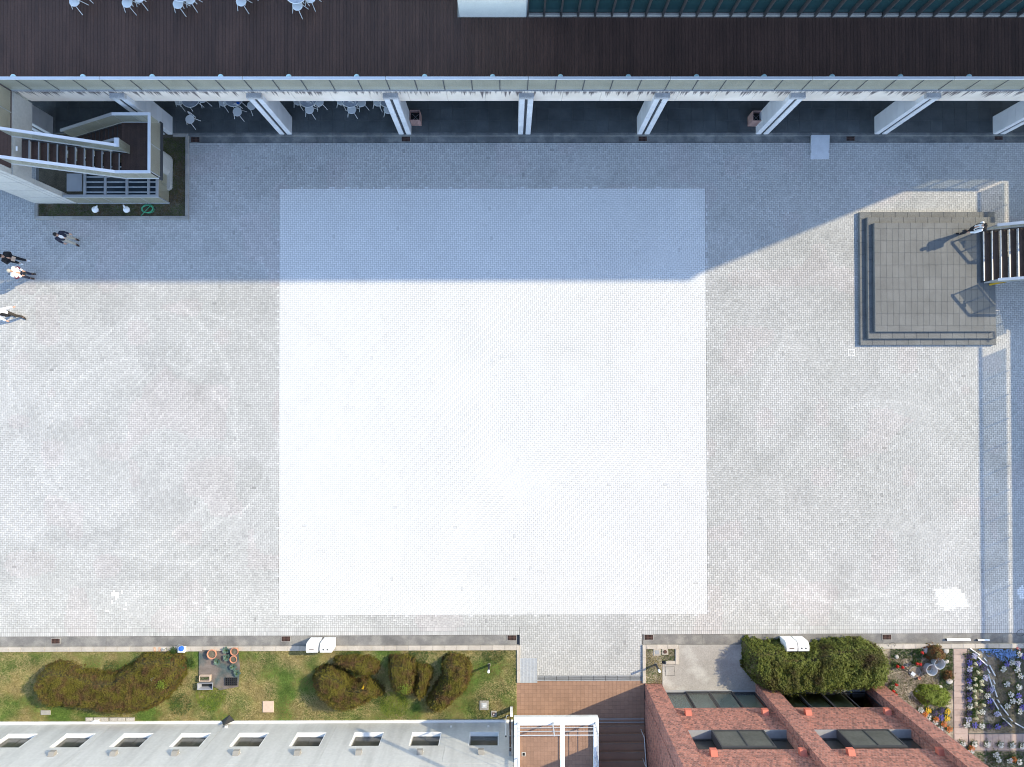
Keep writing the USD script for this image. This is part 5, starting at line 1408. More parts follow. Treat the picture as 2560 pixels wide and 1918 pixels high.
V = [[x + sx * o[0], y + sy * o[1], 0.32] for sx, sy in ((-1, -1), (1, -1), (1, 1), (-1, 1))] + [[x + sx * (o[0] - .03), y + sy * (o[1] - .03), 0.32] for sx, sy in ((-1, -1), (1, -1), (1, 1), (-1, 1))] + [[x + sx * i_[0], y + sy * i_[1], 0.10] for sx, sy in ((-1, -1), (1, -1), (1, 1), (-1, 1))] + [[x + sx * .30, y + sy * .13, 0.07] for sx, sy in ((-1, -1), (1, -1), (1, 1), (-1, 1))]
fq = []
for k in range(4):
    n_ = (k + 1) % 4
    fq += [[k, n_, 4 + n_, 4 + k], [4 + k, 4 + n_, 8 + n_, 8 + k], [12 + k, 12 + n_, n_, k]]
MB().add(V, fq).build("trough", "planter_grey", t)
MB().box(x - .25, x + .25, y - .08, y + .08, 0.095, 0.105).build("bottom", "black_plastic", t)
x, y = at(1995, 918, 0.12, "K")
t = thing("seed_tray", "black seedling tray at the bottom right of the sheet", "tray")
MB().box(x - .29, x + .29, y - .19, y + .19, 0.09, 0.10).build("tray", "black_plastic", t)
for k in range(7):
    MB().box(x - .29 + k * .096 - .004 + .002, x - .29 + k * .096 + .004 + .002, y - .19, y + .19, 0.101, 0.15).build("rib", "dark_metal", t)
for k in range(5):
    MB().box(x - .29, x + .29, y - .19 + k * .094 - .004 + .002, y - .19 + k * .094 + .004 + .002, 0.101, 0.146).build("rib", "dark_metal", t)
x, y = at(1565, 645, 0.2, "K")
t = thing("hose_reel", "white and blue hose reel beside the kerb left of the pots", "hose reel")
MB().cbox(x - .17, x + .17, y - .13, y + .13, 0.03, 0.26, 0.03).build("body", "white_plastic", t)
MB().lathe([(0.0, 0.261), (0.12, 0.261), (0.13, 0.33), (0.07, 0.34), (0.06, 0.38), (0.0, 0.38)], (x + .05, y + .10, 0), 18).build("drum", "blue_plastic", t, smooth=35)
MB().path([(x - .2, y - .05, .1), (x - .24, y + .15, .25), (x - .1, y + .28, .3), (x + .1, y + .26, .3), (x + .2, y + .1, .26)], 0.012, 6).build("handle", "steel_grey", t)
MB().box(x + .18, x + .27, y - .12, y - .05, 0.03, 0.12).build("tap", "stone", t)
for k, zx in enumerate((1335, 1378)):
    x, y = at(zx, 640, 0.08, "K")
    t = thing("loose_brick", ["orange brick at the kerb above the kidney-shaped azalea, the left one of two", "orange brick at the kerb above the kidney-shaped azalea, the right one of two"][k], "brick")
    MB().cbox(x - .055, x + .05, y - .10, y + .10, 0.03, 0.10, 0.008).build("block", "orange_brick", t)
    MB().box(x - .03, x + .025, y - .05, y + .05, 0.1005, 0.104).build("frog", "planter_beige", t)
x, y = at(1410, 640, 0.1, "K")
t = thing("tin_can", "small silver watering can right of the orange bricks", "watering can")
MB().lathe([(0.06, 0.03), (0.065, 0.17), (0.05, 0.175), (0.045, 0.08), (0.0, 0.075)], (x, y, 0), 14).build("can", "galvanised", t, smooth=35)
MB().path([(x + .06, y, .06), (x + .15, y + .02, .18)], [0.012, 0.016], 6).build("spout", "galvanised", t)

# ------------------------------------------------------------------ flower gardens at the right
gd = thing("garden_bed", "sandy flower garden right of the hedge", kind="structure")
gx0, gx1 = 18.56, 22.10
MB().box(17.72, 22.118, -19.5, -12.84, -0.14, 0.03).build("bed_soil", "soil", gd)
fb = thing("flower_bed", "earthy flower bed at the right edge of the gardens", kind="structure")
MB().box(22.86, 31.0, -17.05, -12.84, -0.14, 0.03).build("bed_soil", "dark_soil", fb)
MB().box(22.86, 24.2, -17.04, -12.85, 0.03, 0.036).build("dry_soil", "soil", fb)
MB().box(18.56, 31.0, -19.5, -17.95, -0.14, 0.03).build("bed_soil", "soil", fb)
pth = thing("garden_path", "pink tiled garden path between the flower beds", kind="structure")
MB().box(22.12, 22.84, -17.93, -12.84, -0.14, 0.03).box(22.845, 31.0, -17.93, -17.07, -0.14, 0.03).build("path_bed", "joint_sand", pth)
for k in range(17):
    y = -12.86 - 0.30 * k
    if y - .3 < -17.95: break
    MB().cbox(22.14, 22.82, y - 0.294, y - 0.004, 0.03, 0.055, 0.006).build("path_tile", "pink_tile", pth)
for k in range(24):
    x = 22.86 + 0.30 * k
    if x > 30.5: break
    MB().cbox(x + 0.004, x + 0.296, -17.90, -17.10, 0.03, 0.055, 0.006).build("path_tile", "pink_tile", pth)
MB().add(*blades(9000, sbox(21.45, -14.9, 22.1, -12.86).union(sbox(19.0, -13.3, 22.1, -12.86)), 0.03, 0.12, 0.013, 31)).build("edging_grass", "plant_leaf", label="green edging plants along the pink path and kerb of the sandy garden", cat="ground cover", kind="stuff")
MB().add(*blades(5000, sbox(18.6, -15.6, 22.0, -13.2), 0.03, 0.10, 0.012, 32)).build("dry_stems", "bed_grass", label="dry stems and weeds scattered over the sandy garden", cat="ground cover", kind="stuff")
MB().add(*blades(9000, sbox(18.6, -19.3, 27, -17.96), 0.03, 0.12, 0.014, 33)).build("border_green", "plant_leaf", label="green border plants below the pink path", cat="ground cover", kind="stuff")
MB().add(*blades(5000, sbox(22.9, -17.0, 28, -12.9), 0.034, 0.09, 0.012, 34)).build("bed_weeds", "bed_grass", label="sparse weeds in the dark flower bed", cat="ground cover", kind="stuff")

PROTO = {}


def flower(kind, x, y, label, group, z=0.03, s=1.0):
    if kind in PROTO:
        return dup(PROTO[kind], (x, y, z), rng.uniform(0, 360), label, group, name="flower_plant" if not kind.startswith("tulip") else "tulip")
    tul = kind.startswith("tulip")
    t = thing("tulip" if tul else "flower_plant", label, "tulip" if tul else "flowers", group, loc=(x, y, z))
    g = np.random.default_rng(abs(hash_(kind)) % 1000)
    n = 120
    C = np.c_[g.normal(0, 0.095, (n, 2)), g.uniform(0.03, 0.12, n)]
    a = g.normal(size=(n, 3)); a /= np.linalg.norm(a, axis=1, keepdims=True); b = np.cross(a, g.normal(size=(n, 3))); b /= np.linalg.norm(b, axis=1, keepdims=True)
    MB().add(np.stack([C - a * .04, C + b * .018, C + a * .04, C - b * .018], 1).reshape(-1, 3), np.arange(4 * n).reshape(-1, 4)).build("leaves", "plant_leaf", t)
    mat = "petal_" + kind.split("_")[1]
    if tul:
        for k in range(3):
            ox, oy = g.normal(0, 0.04, 2)
            MB().lathe([(0.0, 0.24), (0.035, 0.26), (0.05, 0.31), (0.04, 0.37), (0.012, 0.40)], (ox, oy, 0), 8).build("bloom", mat, t, smooth=60)
            MB().path([(ox * .5, oy * .5, 0.02), (ox, oy, 0.245)], 0.006, 5).build("stem", "plant_leaf", t)
    else:
        for k in range(24):
            r_, an = 0.150 * math.sqrt((k + .5) / 24), k * 2.4 + g.uniform(-.3, .3)
            ox, oy, oz = r_ * math.cos(an), r_ * math.sin(an), 0.15 + 0.05 * (1 - r_ / .155) + g.uniform(-.015, .015)
            rr = g.uniform(0.024, 0.036)
            tilt = g.normal(0, 0.25, 2)
            P = [[ox, oy, oz]]
            for q in range(10):
                qa = q / 10 * 2 * math.pi
                rad = rr * (1.0 if q % 2 == 0 else 0.72)
                dx, dy = rad * math.cos(qa), rad * math.sin(qa)
                P.append([ox + dx, oy + dy, oz + 0.008 + dx * tilt[0] + dy * tilt[1]])
            MB().add(P, [[0, 1 + q, 1 + (q + 1) % 10] for q in range(10)]).build("bloom", mat, t)
    PROTO[kind] = t
    return t


def hash_(s):
    return sum((i + 1) * ord(c) for i, c in enumerate(s))


FW = {"w": ("pansy_white", "white pansy clump in the flower beds beside the pink path"), "p": ("pansy_purple", "dark purple pansy clump in the flower beds beside the pink path"), "v": ("pansy_violet", "violet-blue pansy clump in the flower beds beside the pink path"),
      "l": ("pansy_lilac", "pale lilac pansy clump in the flower beds beside the pink path"), "y": ("pansy_yellow", "bright yellow flower clump left of the pink path"), "o": ("pansy_orange", "orange flower clump near the pink path"), "c": ("tulip_cream", "cream tulips in the flower bed right of the pink path"), "r": ("tulip_red", "red tulips in the garden right of the hedge")}
fl = [("P", "p", 1735, 700), ("P", "l", 1780, 697), ("P", "v", 1738, 757), ("P", "v", 1820, 757), ("P", "c", 1785, 765), ("P", "l", 1740, 812), ("P", "p", 1735, 860), ("P", "p", 1860, 800), ("P", "v", 1735, 912), ("P", "w", 1740, 968), ("P", "p", 1735, 1015), ("P", "v", 1738, 1070), ("P", "w", 1745, 1128), ("P", "p", 1735, 1190), ("P", "l", 1730, 1240), ("P", "w", 1715, 1290),
      ("P", "c", 1815, 840), ("P", "c", 1785, 890), ("P", "c", 1845, 910), ("P", "l", 1875, 885), ("P", "c", 1795, 945), ("P", "c", 1840, 945), ("P", "c", 1785, 995), ("P", "c", 1840, 998), ("P", "p", 1895, 980), ("P", "l", 1930, 988), ("P", "c", 1790, 1055), ("P", "w", 1895, 1040), ("P", "v", 1912, 1085), ("P", "c", 1865, 1120), ("P", "c", 1790, 1105), ("P", "c", 1805, 1185), ("P", "w", 1850, 1180), ("P", "c", 1800, 1235), ("P", "p", 1930, 1140), ("P", "l", 1975, 1198), ("P", "v", 1785, 1295), ("P", "w", 1845, 1300), ("P", "p", 1910, 1305), ("P", "v", 1980, 1308), ("P", "p", 2040, 1280),
      ("P", "w", 2172, 680), ("P", "v", 2060, 765), ("P", "w", 2105, 755), ("P", "l", 2155, 765), ("P", "w", 2150, 815), ("P", "w", 2030, 810), ("P", "w", 2165, 965), ("P", "v", 2160, 1040), ("P", "w", 2095, 1028), ("P", "w", 2110, 1085), ("P", "w", 2168, 1087), ("P", "w", 2175, 1175), ("P", "w", 2065, 1130), ("P", "v", 2195, 1140), ("P", "v", 2200, 700), ("P", "w", 2060, 940), ("P", "w", 2180, 870),
      ("P", "w", 1320, 1165), ("P", "y", 1383, 1168), ("P", "p", 1440, 1190), ("P", "p", 1497, 1165), ("P", "y", 1550, 1175), ("P", "w", 1385, 1228), ("P", "y", 1545, 1235), ("P", "v", 1495, 1228), ("P", "o", 1450, 1245), ("P", "w", 1440, 1275), ("P", "o", 1355, 1203), ("P", "o", 1520, 1285), ("P", "w", 1485, 1328), ("P", "o", 1565, 1330),
      ("P", "w", 1680, 1460), ("P", "w", 1783, 1457), ("P", "w", 1892, 1462), ("P", "w", 2010, 1465), ("P", "w", 2110, 1470), ("P", "w", 2195, 1475), ("P", "o", 1755, 1492), ("P", "w", 1750, 1525), ("P", "w", 1965, 1548), ("P", "o", 2120, 1590), ("P", "w", 1990, 1590), ("P", "w", 2085, 1600), ("P", "w", 2170, 1610),
      ("P", "r", 1333, 672), ("P", "r", 1315, 765), ("P", "r", 1115, 790), ("P", "r", 1158, 798), ("P", "r", 1110, 945), ("P", "r", 1080, 998), ("P", "r", 1105, 1030), ("P", "r", 1290, 762)]
ORD = ["first", "second", "third", "fourth", "fifth", "sixth", "seventh", "eighth", "ninth", "tenth", "eleventh", "twelfth", "thirteenth", "fourteenth"]
KIND = {"w": "white pansy clump", "p": "dark purple pansy clump", "v": "violet-blue pansy clump", "l": "pale lilac pansy clump", "y": "bright yellow flower clump", "o": "orange flower clump", "c": "cream tulip bunch", "r": "red tulip bunch"}


def zone(k, zx, zy):
    if k == "r": return "in the sandy garden right of the hedge"
    if zy > 1430: return "in the border below the pink path"
    if zx < 1600: return "between brick fin and pink path"
    if zx < 1765: return "in the row along the pink path"
    if zx < 2000: return "between path row and pale edging curve"
    return "right of the pale edging curve"


seen = {}
for zz, k, zx, zy in sorted(fl, key=lambda q: q[3] + 0.001 * q[2]):
    x, y = at(zx, zy, 0.17 if k not in "cr" else 0.33, zz)
    if y > -12.9 or (x < 18.7 and y < -14.5): continue
    zn = zone(k, zx, zy)
    i = seen[(k, zn)] = seen.get((k, zn), -1) + 1
    flower(FW[k][0], x, y, f"{ORD[min(i, 13)]} {KIND[k]} from the kerb {zn}", {"c": "cream tulips", "r": "red tulips"}.get(k, FW[k][0].split("_")[1] + " flower clumps"))
g = np.random.default_rng(12)
mL, mB = MB(), MB()
n = 700
u = g.uniform(0, 1, n)
cxs = np.interp(u, [0, .3, .6, 1], [at(1845, 620, .15, "P")[0], at(1950, 650, .15, "P")[0], at(2020, 700, .15, "P")[0], at(2130, 680, .15, "P")[0]])
cys = np.interp(u, [0, .3, .6, 1], [at(1845, 625, .15, "P")[1], at(1950, 650, .15, "P")[1], at(2020, 695, .15, "P")[1], at(2130, 675, .15, "P")[1]])
C = np.c_[cxs + g.normal(0, 0.12, n), np.minimum(cys + g.normal(0, 0.13, n), -12.86), g.uniform(0.10, 0.2, n)]
for c in C:
    rr = g.uniform(0.014, 0.026)
    P = [c] + [[c[0] + rr * math.cos(q), c[1] + rr * math.sin(q), c[2] + .004] for q in np.arange(6) / 6 * 6.283]
    mB.add(P, [[0, 1 + q, 1 + (q + 1) % 6] for q in range(6)])
t = thing("blue_flowers", "drift of small sky-blue flowers along the kerb at the right edge", "flowers", kind="stuff")
mB.build("bloom", "petal_blue", t, kind="stuff")
lv = C[:, None, :] - [0, 0, 0.06] + g.normal(0, 0.03, (n, 3, 3))
MB().add(np.maximum(lv.reshape(-1, 3), [-99, -99, 0.035]), np.arange(3 * n).reshape(-1, 3)).build("leaves", "plant_leaf", t, kind="stuff")
# wooden edging strips that curve through the bed
es_l = [(1745, 632, 1828, 690), (1810, 705, 1893, 780), (1895, 810, 1915, 845), (1900, 855, 1935, 962), (1945, 950, 1978, 1052), (1982, 1075, 1998, 1100), (1935, 1065, 1990, 1158), (1998, 1185, 2015, 1215), (2025, 1232, 2105, 1305), (1912, 778, 1962, 870), (1945, 905, 1960, 940), (2008, 1122, 2075, 1210), (2085, 1235, 2110, 1258), (2130, 1275, 2212, 1320), (1865, 715, 1890, 742)]
for k, (a, b, c, d) in enumerate(es_l):
    p, q = at(a, b, 0.1, "P"), at(c, d, 0.1, "P")
    wh = ["nearest the kerb", "second from the kerb", "short, third from the kerb", "fourth from the kerb", "fifth, half way down", "short, below the fifth", "outer one half way down", "short, near the bottom bend", "long, at the bottom bend", "inner one near the top", "short inner one", "inner one near the bottom", "short, bottom right", "at the right picture edge", "short, beside the blue flowers"][k]
    t = thing("edging_strip", "pale edging strip in the curve through the flower bed: " + wh, "edging strip", "edging strips in the flower bed")
    MB().bar((*p, 0.07), (*q, 0.07), 0.045, 0.09).build("strip", "galvanised" if k > 2 else "white_paint", t)
    MB().bar((*(np.array(p) * .9 + np.array(q) * .1), 0.0), (*(np.array(p) * .9 + np.array(q) * .1), 0.11), 0.02, 0.02, up=(1, 0, 0)).build("peg", "steel_grey", t)
# pots, stones, shrubs, tubes and tools of the sandy garden
def tub(zx, zy, r, h, label):
    x, y = at(zx, zy, h, "GA")
    t = thing("metal_tub", label, "tub", "galvanised tubs")
    MB().lathe([(r * .9, 0.03), (r, h), (r * 1.02, h + .01), (r * .96, h + .008), (r * .86, 0.06), (0, 0.055)], (x, y, 0), 24).build("tub", "galvanised", t, smooth=40)
    MB().lathe([(r * .5, 0.075), (0, 0.10)], (x + .01, y, 0), 12).build("soil", "soil", t)
    return x, y


tub(1437, 945, 0.27, 0.36, "empty galvanised tub in the sandy garden, lower of two")
tub(1655, 775, 0.26, 0.40, "empty galvanised tub behind the other, below the rusty shrub")
c = at(1600, 530, 0.5, "GA")
shrub("rusty_shrub", Point(c).buffer(0.36, quad_segs=6), 0.65, 0.3, 2200, 0.03, "rust_leaf", "rust-leaved shrub above the metal tubs", "shrub", 71)
c = at(1960, 1150, 0.4, "GA")
shrub("rusty_shrub", Point(c).buffer(0.19, quad_segs=6), 0.42, 0.18, 700, 0.03, "rust_leaf", "small rust-red plant at the edge of the pink path", "shrub", 72)
c = at(1450, 1055, 0.3, "P")
shrub("low_shrub", Polygon([(c[0] - .95, c[1] + .1), (c[0] - .5, c[1] + .5), (c[0] + .3, c[1] + .45), (c[0] + .75, c[1]), (c[0] + .5, c[1] - .45), (c[0] - .4, c[1] - .45)]), 0.42, 0.3, 4200, 0.032, "sprout_leaf", "low yellow-green shrub beside the pink path", "shrub", 73)
for k, (zx, zy, r, lab) in enumerate(((1310, 410, 0.17, "pale rock beside the rusty shrub"), (1845, 430, 0.14, "pale round rock near the top of the pink path"), (1860, 720, 0.11, "small pale rock right of the upper metal tub"), (1660, 1450, 0.15, "flat pale rock above the low yellow-green shrub"), (1930, 1270, 0.16, "flat rock at the path edge below the rust-red plant"), (1080, 1560, 0.15, "pale rock beside the red tulips at the brick wall"), (480, 585, 0.10, "small bluish stone at the right end of the hedge"))):
    x, y = at(zx, zy, 0.1, "GA")
    t = thing("rock", lab, "rock", "rocks in the sandy garden")
    ic = trimesh.creation.icosphere(2, r); g = np.random.default_rng(80 + k)
    ic.vertices *= (1.1, .9, .55); ic.vertices *= 1 + 0.35 * (meshkit.noise(ic.vertices * 9 + k * 5)[:, None] - .5)
    MB().tm_move(ic, (x, y, 0.05)).build("rock", "stone", t)
x, y = at(960, 1000, 0.06, "GA")
t = thing("sand_slab", "pale round stepping slab beside the lower metal tub", "stepping slab")
MB().lathe([(0.30, 0.03), (0.30, 0.055), (0.28, 0.065), (0.0, 0.065)], (x, y, 0), 22, 1.0, 0.95).build("slab", "slab_concrete", t)
MB().lathe([(0.26, 0.0655), (0.0, 0.068)], (x, y, 0), 18, 1.0, 0.95).build("worn_centre", "soil", t)
a_, b_ = at(560, 770, 0.25, "GA"), at(850, 1000, 0.05, "GA")
t = thing("spade", "spade with dark handle lying in the sandy garden", "spade")
MB().path([(*a_, 0.22), (*b_, 0.11)], 0.018, 8).build("handle", "black_plastic", t)
d_ = np.array(b_) - np.array(a_); d_ /= np.linalg.norm(d_)
MB().bar((*b_, 0.11), (*(np.array(b_) + d_ * .24), 0.08), 0.17, 0.012).build("blade", "galvanised", t)
for k, (a, b, c, d) in enumerate(((1540, 557, 1745, 557), (1810, 561, 1912, 561))):
    p, q = at(a, b, 0.06, "P"), at(c, d, 0.06, "P")
    t = thing("plastic_pipe", ["longer white plastic pipe lying in the gutter at the right", "shorter white plastic pipe lying in the gutter at the right"][k], "pipe")
    r = 0.062 if k == 0 else 0.048
    MB().path([(*p, r - 0.01), (*q, r - 0.01)], r, 14).build("pipe", "white_plastic", t, smooth=50)
    MB().path([(p[0] - .045, p[1], r - 0.01), (p[0] + 0.0, p[1], r - 0.01)], [r * .6, r * 1.04], 12).build("end_cap", "black_plastic", t, smooth=50)
for k, (zz, zx, zy, r, lab) in enumerate((("GA", 340, 260, 0.16, "thin black wire hoop over the kerb at the hedge end"), ("P", 2185, 500, 0.20, "thin black wire hoop at the right picture edge"))):
    x, y = at(zx, zy, 0.15, zz)
    t = thing("wire_hoop", lab, "hoop")
    MB().path([(x + r * math.cos(a), y + .9 * r * math.sin(a), 0.12 + 0.06 * math.sin(a)) for a in np.linspace(0, 2 * math.pi, 25)[:-1]], 0.009, 5, closed=True).build("hoop", "black_plastic", t)
    MB().path([(x, y - .85 * r, 0.0), (x, y - .9 * r, 0.08)], 0.009, 5).build("peg", "black_plastic", t)
x, y = at(2160, 635, 0.08, "P")
t = thing("red_block", "red brick block at the right picture edge beside the kerb", "brick")
MB().bar((x - .09, y + .06, .07), (x + .09, y - .06, .07), .10, .09).build("block", "red_brick_block", t)
MB().bar((x - .04, y + .027, .1165), (x + .04, y - .027, .1165), .04, .004).build("frog", "planter_beige", t)
x, y = at(1078, 1160, .1, "GA")
t = thing("broken_pot", "broken dark terracotta pot beside the stepping slab", "plant pot")
MB().lathe([(0.04, 0.03), (0.075, 0.15), (0.065, 0.15), (0.0, 0.05)], (x, y, 0), 14).build("pot", "terracotta", t)
MB().lathe([(0.06, 0.10), (0.0, 0.11)], (x, y, 0), 10).build("soil", "dark_soil", t)
MB().cbox(18.8, 31, -19.75, -19.52, -0.1, 0.12, 0.02).build("border_kerb", "kerb_stone", fb)

# ------------------------------------------------------------------ people
def limb(pts):
    parts = []
    for (p, r), (q, s) in zip(pts[:-1], pts[1:]):
        parts.append(m3.Manifold.batch_hull([m3.Manifold.sphere(r, 14).translate(tuple(map(float, p))), m3.Manifold.sphere(s, 14).translate(tuple(map(float, q)))]))
    return parts


def solid(parts, mb, refine=0.03):
    u = m3.Manifold.batch_boolean(parts, m3.OpType.Add)
    u = u.refine_to_length(refine)
    q = u.to_mesh()
    tm = trimesh.Trimesh(np.array(q.vert_properties)[:, :3], np.array(q.tri_verts), process=True)
    trimesh.smoothing.filter_taubin(tm, iterations=6)
    return mb.add(tm.vertices, tm.faces)


def person(x, y, z, face, label, colors, legs=(0.0, 0.0), arms=("down", "down"), height=1.72, extras=None, long_hair=False):
    """One figure. legs: forward offset of each foot (m); arms: pose of each arm. Faces the unit vector 'face'."""
    k = height / 1.75
    ang = math.degrees(math.atan2(-face[0], face[1]))
    t = thing("person", label, "person", loc=(x, y, z), rz=ang)
    J = lambda a: np.array(a, float) * k
    skin, torso, trou, shoes = [], [], [], []
    hips = [J((-0.09, 0, 0.92)), J((0.09, 0, 0.92))]
    for i, s in enumerate((-1, 1)):
        f = legs[i]
        knee = J((s * 0.10, f * 0.55 + 0.05, 0.50)); ank = J((s * 0.11, f - 0.02, 0.085 + max(0, -f) * 0.12)); toe = J((s * 0.125, f + 0.15, 0.045))
        skin += limb([(hips[i], 0.075 * k), (knee, 0.05 * k), (ank, 0.036 * k), (toe, 0.030 * k)])
        trou += limb([(hips[i], 0.098 * k), (knee, 0.070 * k), (ank + [0, 0, 0.03], 0.060 * k)])
        shoes.append(limb([(ank - [0, 0.03 * k, 0.035 * k], 0.044 * k), (J((s * 0.118, f + 0.08, 0.05)), 0.050 * k), (toe + [0, 0.02 * k, 0], 0.040 * k)]))
    skin += limb([(J((0, 0, 0.95)), 0.11 * k), (J((0, 0.01, 1.22)), 0.115 * k), (J((0, 0, 1.42)), 0.07 * k), (J((0, 0.015, 1.52)), 0.052 * k)])
    trou += limb([(hips[0], 0.105 * k), (hips[1], 0.105 * k)]) + limb([(J((0, 0, 0.93)), 0.115 * k), (J((0, 0, 1.0)), 0.115 * k)])
    sh = [J((-0.185, 0, 1.41)), J((0.185, 0, 1.41))]
    torso += [m3.Manifold.batch_hull([m3.Manifold.sphere(float(r), 14).translate(tuple(map(float, J(p)))) for p, r in (((-0.08, 0, 0.97), .10 * k), ((0.08, 0, 0.97), .10 * k), ((-0.10, 0.01, 1.22), .105 * k), ((0.10, 0.01, 1.22), .105 * k))]),
              m3.Manifold.batch_hull([m3.Manifold.sphere(float(r), 14).translate(tuple(map(float, J(p)))) for p, r in (((-0.10, 0.01, 1.22), .105 * k), ((0.10, 0.01, 1.22), .105 * k), ((-0.155, 0, 1.40), .07 * k), ((0.155, 0, 1.40), .07 * k), ((0, 0, 1.46), .065 * k))])]
    hands = []
    for i, s in enumerate((-1, 1)):
        pose = arms[i]
        if pose == "down":
            el, wr, hd = J((s * 0.25, -0.02, 1.13)), J((s * 0.27, 0.06, 0.90)), J((s * 0.27, 0.09, 0.82))
        elif pose == "fold":
            el, wr, hd = J((s * 0.27, 0.03, 1.14)), J((s * 0.08, 0.22, 1.16)), J((-s * 0.0, 0.235, 1.18))
        elif pose == "hold":
            el, wr, hd = J((s * 0.25, 0.05, 1.13)), J((s * 0.14, 0.27, 1.10)), J((s * 0.10, 0.34, 1.10))
        elif pose == "out":
            el, wr, hd = J((s * 0.36, 0.03, 1.22)), J((s * 0.52, 0.16, 1.12)), J((s * 0.58, 0.20, 1.12))
        else:   # swing
            q_ = 1 if pose == "fore" else -1
            el, wr, hd = J((s * 0.25, q_ * 0.10, 1.14)), J((s * 0.25, q_ * 0.24, 0.95)), J((s * 0.24, q_ * 0.28, 0.88))
        skin += limb([(sh[i], 0.055 * k), (el, 0.040 * k), (wr, 0.028 * k)])
        torso += limb([(sh[i], 0.075 * k), (el, 0.058 * k), (wr * .85 + el * .15, 0.047 * k)])
        d = (hd - wr) / np.linalg.norm(hd - wr)
        side = np.cross(d, [0, 0, 1.0]); side /= np.linalg.norm(side) + 1e-9
        skin += [m3.Manifold.batch_hull([m3.Manifold.sphere(0.017 * k, 10).translate(tuple(map(float, q))) for q in (wr, hd + side * 0.026 * k, hd - side * 0.026 * k)])]
        for n_, o in enumerate((-0.030, -0.010, 0.010, 0.030)):
            b = hd + side * o * k
            L = (0.062, 0.074, 0.070, 0.055)[n_] * k
            mid = b + d * L * .55 + np.array([0, 0, -0.008]) * k
            skin += limb([(b, 0.0088 * k), (mid, 0.0085 * k), (mid + d * L * .4 + np.array([0, 0, -0.02]) * k, 0.0075 * k)])
        th = wr + d * 0.03 * k - side * s * 0.02 * k
        skin += limb([(th, 0.011 * k), (th + d * 0.035 * k - side * s * 0.035 * k, 0.0095 * k), (th + d * 0.065 * k - side * s * 0.04 * k, 0.0085 * k)])
    hc = J((0, 0.02, 1.635))
    head = m3.Manifold.batch_hull([m3.Manifold.sphere(0.088 * k, 18).translate(tuple(hc + J((0, -0.012, 0.035)))), m3.Manifold.sphere(0.060 * k, 16).translate(tuple(hc + J((0, 0.028, -0.055)))), m3.Manifold.sphere(0.036 * k, 12).translate(tuple(hc + J((0, 0.045, -0.095))))])
    skin += [head, m3.Manifold.batch_hull([m3.Manifold.sphere(0.010 * k, 8).translate(tuple(hc + J((0, 0.088, 0.01)))), m3.Manifold.sphere(0.015 * k, 8).translate(tuple(hc + J((0, 0.098, -0.03))))])]
    for s in (-1, 1):
        skin.append(m3.Manifold.sphere(0.022 * k, 8).scale((.5, 1, 1.4)).translate(tuple(hc + J((s * 0.085, -0.01, -0.01)))))
    solid(skin, MB(), 0.035).build("body", "skin", t, smooth=60)
    solid(trou, MB(), 0.04).build("trousers", colors["trousers"], t, smooth=60)
    solid(torso, MB(), 0.04).build("jacket" if colors.get("shirt") else "top", colors["top"], t, smooth=60)
    for s_ in shoes:
        solid(s_, MB(), 0.03).build("shoe", colors["shoes"], t, smooth=60)
    cap = [m3.Manifold.batch_hull([m3.Manifold.sphere(0.097 * k, 16).translate(tuple(hc + J((0, -0.022, 0.045)))), m3.Manifold.sphere(0.070 * k, 14).translate(tuple(hc + J((0, -0.045, -0.03))))])]
    if long_hair:
        cap += limb([(hc + J((0, -0.05, 0.0)), 0.085 * k), (hc + J((0, -0.085, -0.20)), 0.06 * k)])
    solid(cap, MB(), 0.03).build("hair", colors.get("hair", "hair_black"), t, smooth=60)
    for s in (-1, 1):
        MB().tm_move(trimesh.creation.icosphere(1, 0.011 * k), hc + J((s * 0.032, 0.073, 0.018))).build("eye", "cloth_black", t)
    MB().tm_move(trimesh.creation.box((0.045 * k, 0.01 * k, 0.01 * k)), hc + J((0, 0.083, -0.062))).build("mouth", "cloth_wine", t)
    if colors.get("shirt"):     # shirt showing between the open jacket fronts
        P = [J(p) for p in ((-0.055, 0.075, 1.475), (0.055, 0.075, 1.475), (0.075, 0.125, 1.33), (0.02, 0.128, 1.12), (-0.02, 0.128, 1.12), (-0.075, 0.125, 1.33))]
        Q = [p - J((0, 0.03, 0)) for p in P]
        MB().add(P + Q, [[0, 5, 2], [0, 2, 1], [5, 4, 3], [5, 3, 2]] + [[i, (i + 1) % 6, 6 + (i + 1) % 6] for i in range(6)] + [[i, 6 + (i + 1) % 6, 6 + i] for i in range(6)]).build("shirt", colors["shirt"], t)
    if extras:
        extras(t, J, k)
    return t


def camera_held(t, J, k):
    c = J((0, 0.38, 1.10))
    MB().box(c[0] - .07, c[0] + .07, c[1] - .03, c[1] + .04, c[2] - .045, c[2] + .045).build("camera_body", "black_plastic", t)
    MB().path([(c[0], c[1] + .04, c[2]), (c[0], c[1] + .12, c[2])], 0.035, 12).build("camera_lens", "dark_metal", t)
    for s in (-1, 1):
        MB().path([J((s * .20, .03, 1.33)), J((s * .27, .05, 1.15)), J((s * .2, .18, 1.12))], [0.068, 0.062, 0.055], 10).build("sleeve", "cloth_wine", t, smooth=60)


def backpack(t, J, k):
    MB().cbox(-.15, .15, -.26, -.115, 0.98, 1.40, .04).build("backpack", "cloth_black", t)
    for s in (-1, 1):
        MB().path([J((s * .11, -.1, 1.44)), J((s * .12, .03, 1.50)), J((s * .12, .125, 1.36)), J((s * .13, .12, 1.12))], 0.022, 8).build("strap", "cloth_black", t)


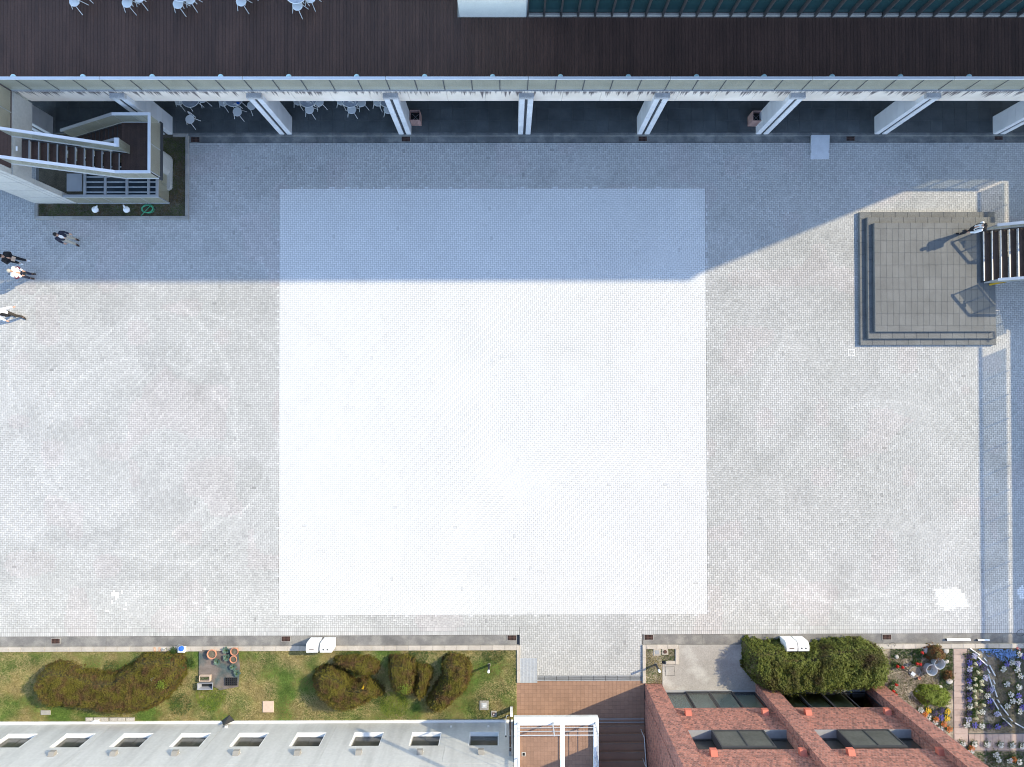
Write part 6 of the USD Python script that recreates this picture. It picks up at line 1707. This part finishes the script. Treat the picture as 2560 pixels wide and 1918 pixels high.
def black_vest(t, J, k):
    P = [J(p) for p in ((-.06, .115, 1.40), (.06, .115, 1.40), (.09, .135, 1.22), (.06, .13, 1.0), (-.06, .13, 1.0), (-.09, .135, 1.22))]
    Q = [p - J((0, .03, 0)) for p in P]
    MB().add(P + Q, [[0, 5, 2], [0, 2, 1], [5, 4, 3], [5, 3, 2]] + [[i, (i + 1) % 6, 6 + (i + 1) % 6] for i in range(6)] + [[i, 6 + (i + 1) % 6, 6 + i] for i in range(6)]).build("apron", "cloth_black", t)


def paper(t, J, k):
    c = J((0.0, 0.26, 1.13))
    MB().box(c[0] - .12, c[0] + .10, c[1], c[1] + .012, c[2] - .14, c[2] + .12).build("folder", "planter_beige", t)


n_ = lambda v: np.array(v) / np.hypot(*v)
x, y = at(655, 428, 0, "E")
person(x, y, 0.002, n_((1, -0.55)), "person in navy jacket, white shirt and khaki trousers below the stair bed", dict(top="cloth_navy", shirt="cloth_white", trousers="cloth_khaki", shoes="shoe_brown"), legs=(-0.05, 0.10), arms=("down", "down"), height=1.72)
x, y = at(205, 605, 0, "E")
person(x, y, 0.002, n_((1, -0.25)), "person all in black with white shoes at the left edge of the shade", dict(top="cloth_black", trousers="cloth_black", shoes="cloth_white"), legs=(0.14, -0.16), arms=("fold", "fold"), height=1.74, extras=paper)
x, y = at(272, 728, 0, "E")
person(x, y, 0.002, n_((1, -0.1)), "person in white coat with wine-red sleeves holding a camera", dict(top="cloth_white", trousers="cloth_navy", shoes="shoe_brown", hair="cloth_khaki"), legs=(0.04, 0.0), arms=("hold", "hold"), height=1.70, extras=camera_held)
x, y = at(160, 1068, 0, "E")
person(x, y, 0.002, n_((0.75, -0.65)), "person in white top with black front walking in the sunlight at the left edge", dict(top="cloth_white", trousers="cloth_dark_brown", shoes="cloth_dark_brown"), legs=(0.24, -0.22), arms=("out", "fore"), height=1.72, extras=black_vest)
x, y = at(1688, 352, 0.51, "G")
person(x, y, 0.512, n_((-1, 0.2)), "person in white shirt with black backpack stepping onto the granite podium", dict(top="cloth_white", trousers="cloth_black", shoes="cloth_black"), legs=(0.20, -0.18), arms=("fore", "back"), height=1.70, extras=backpack)
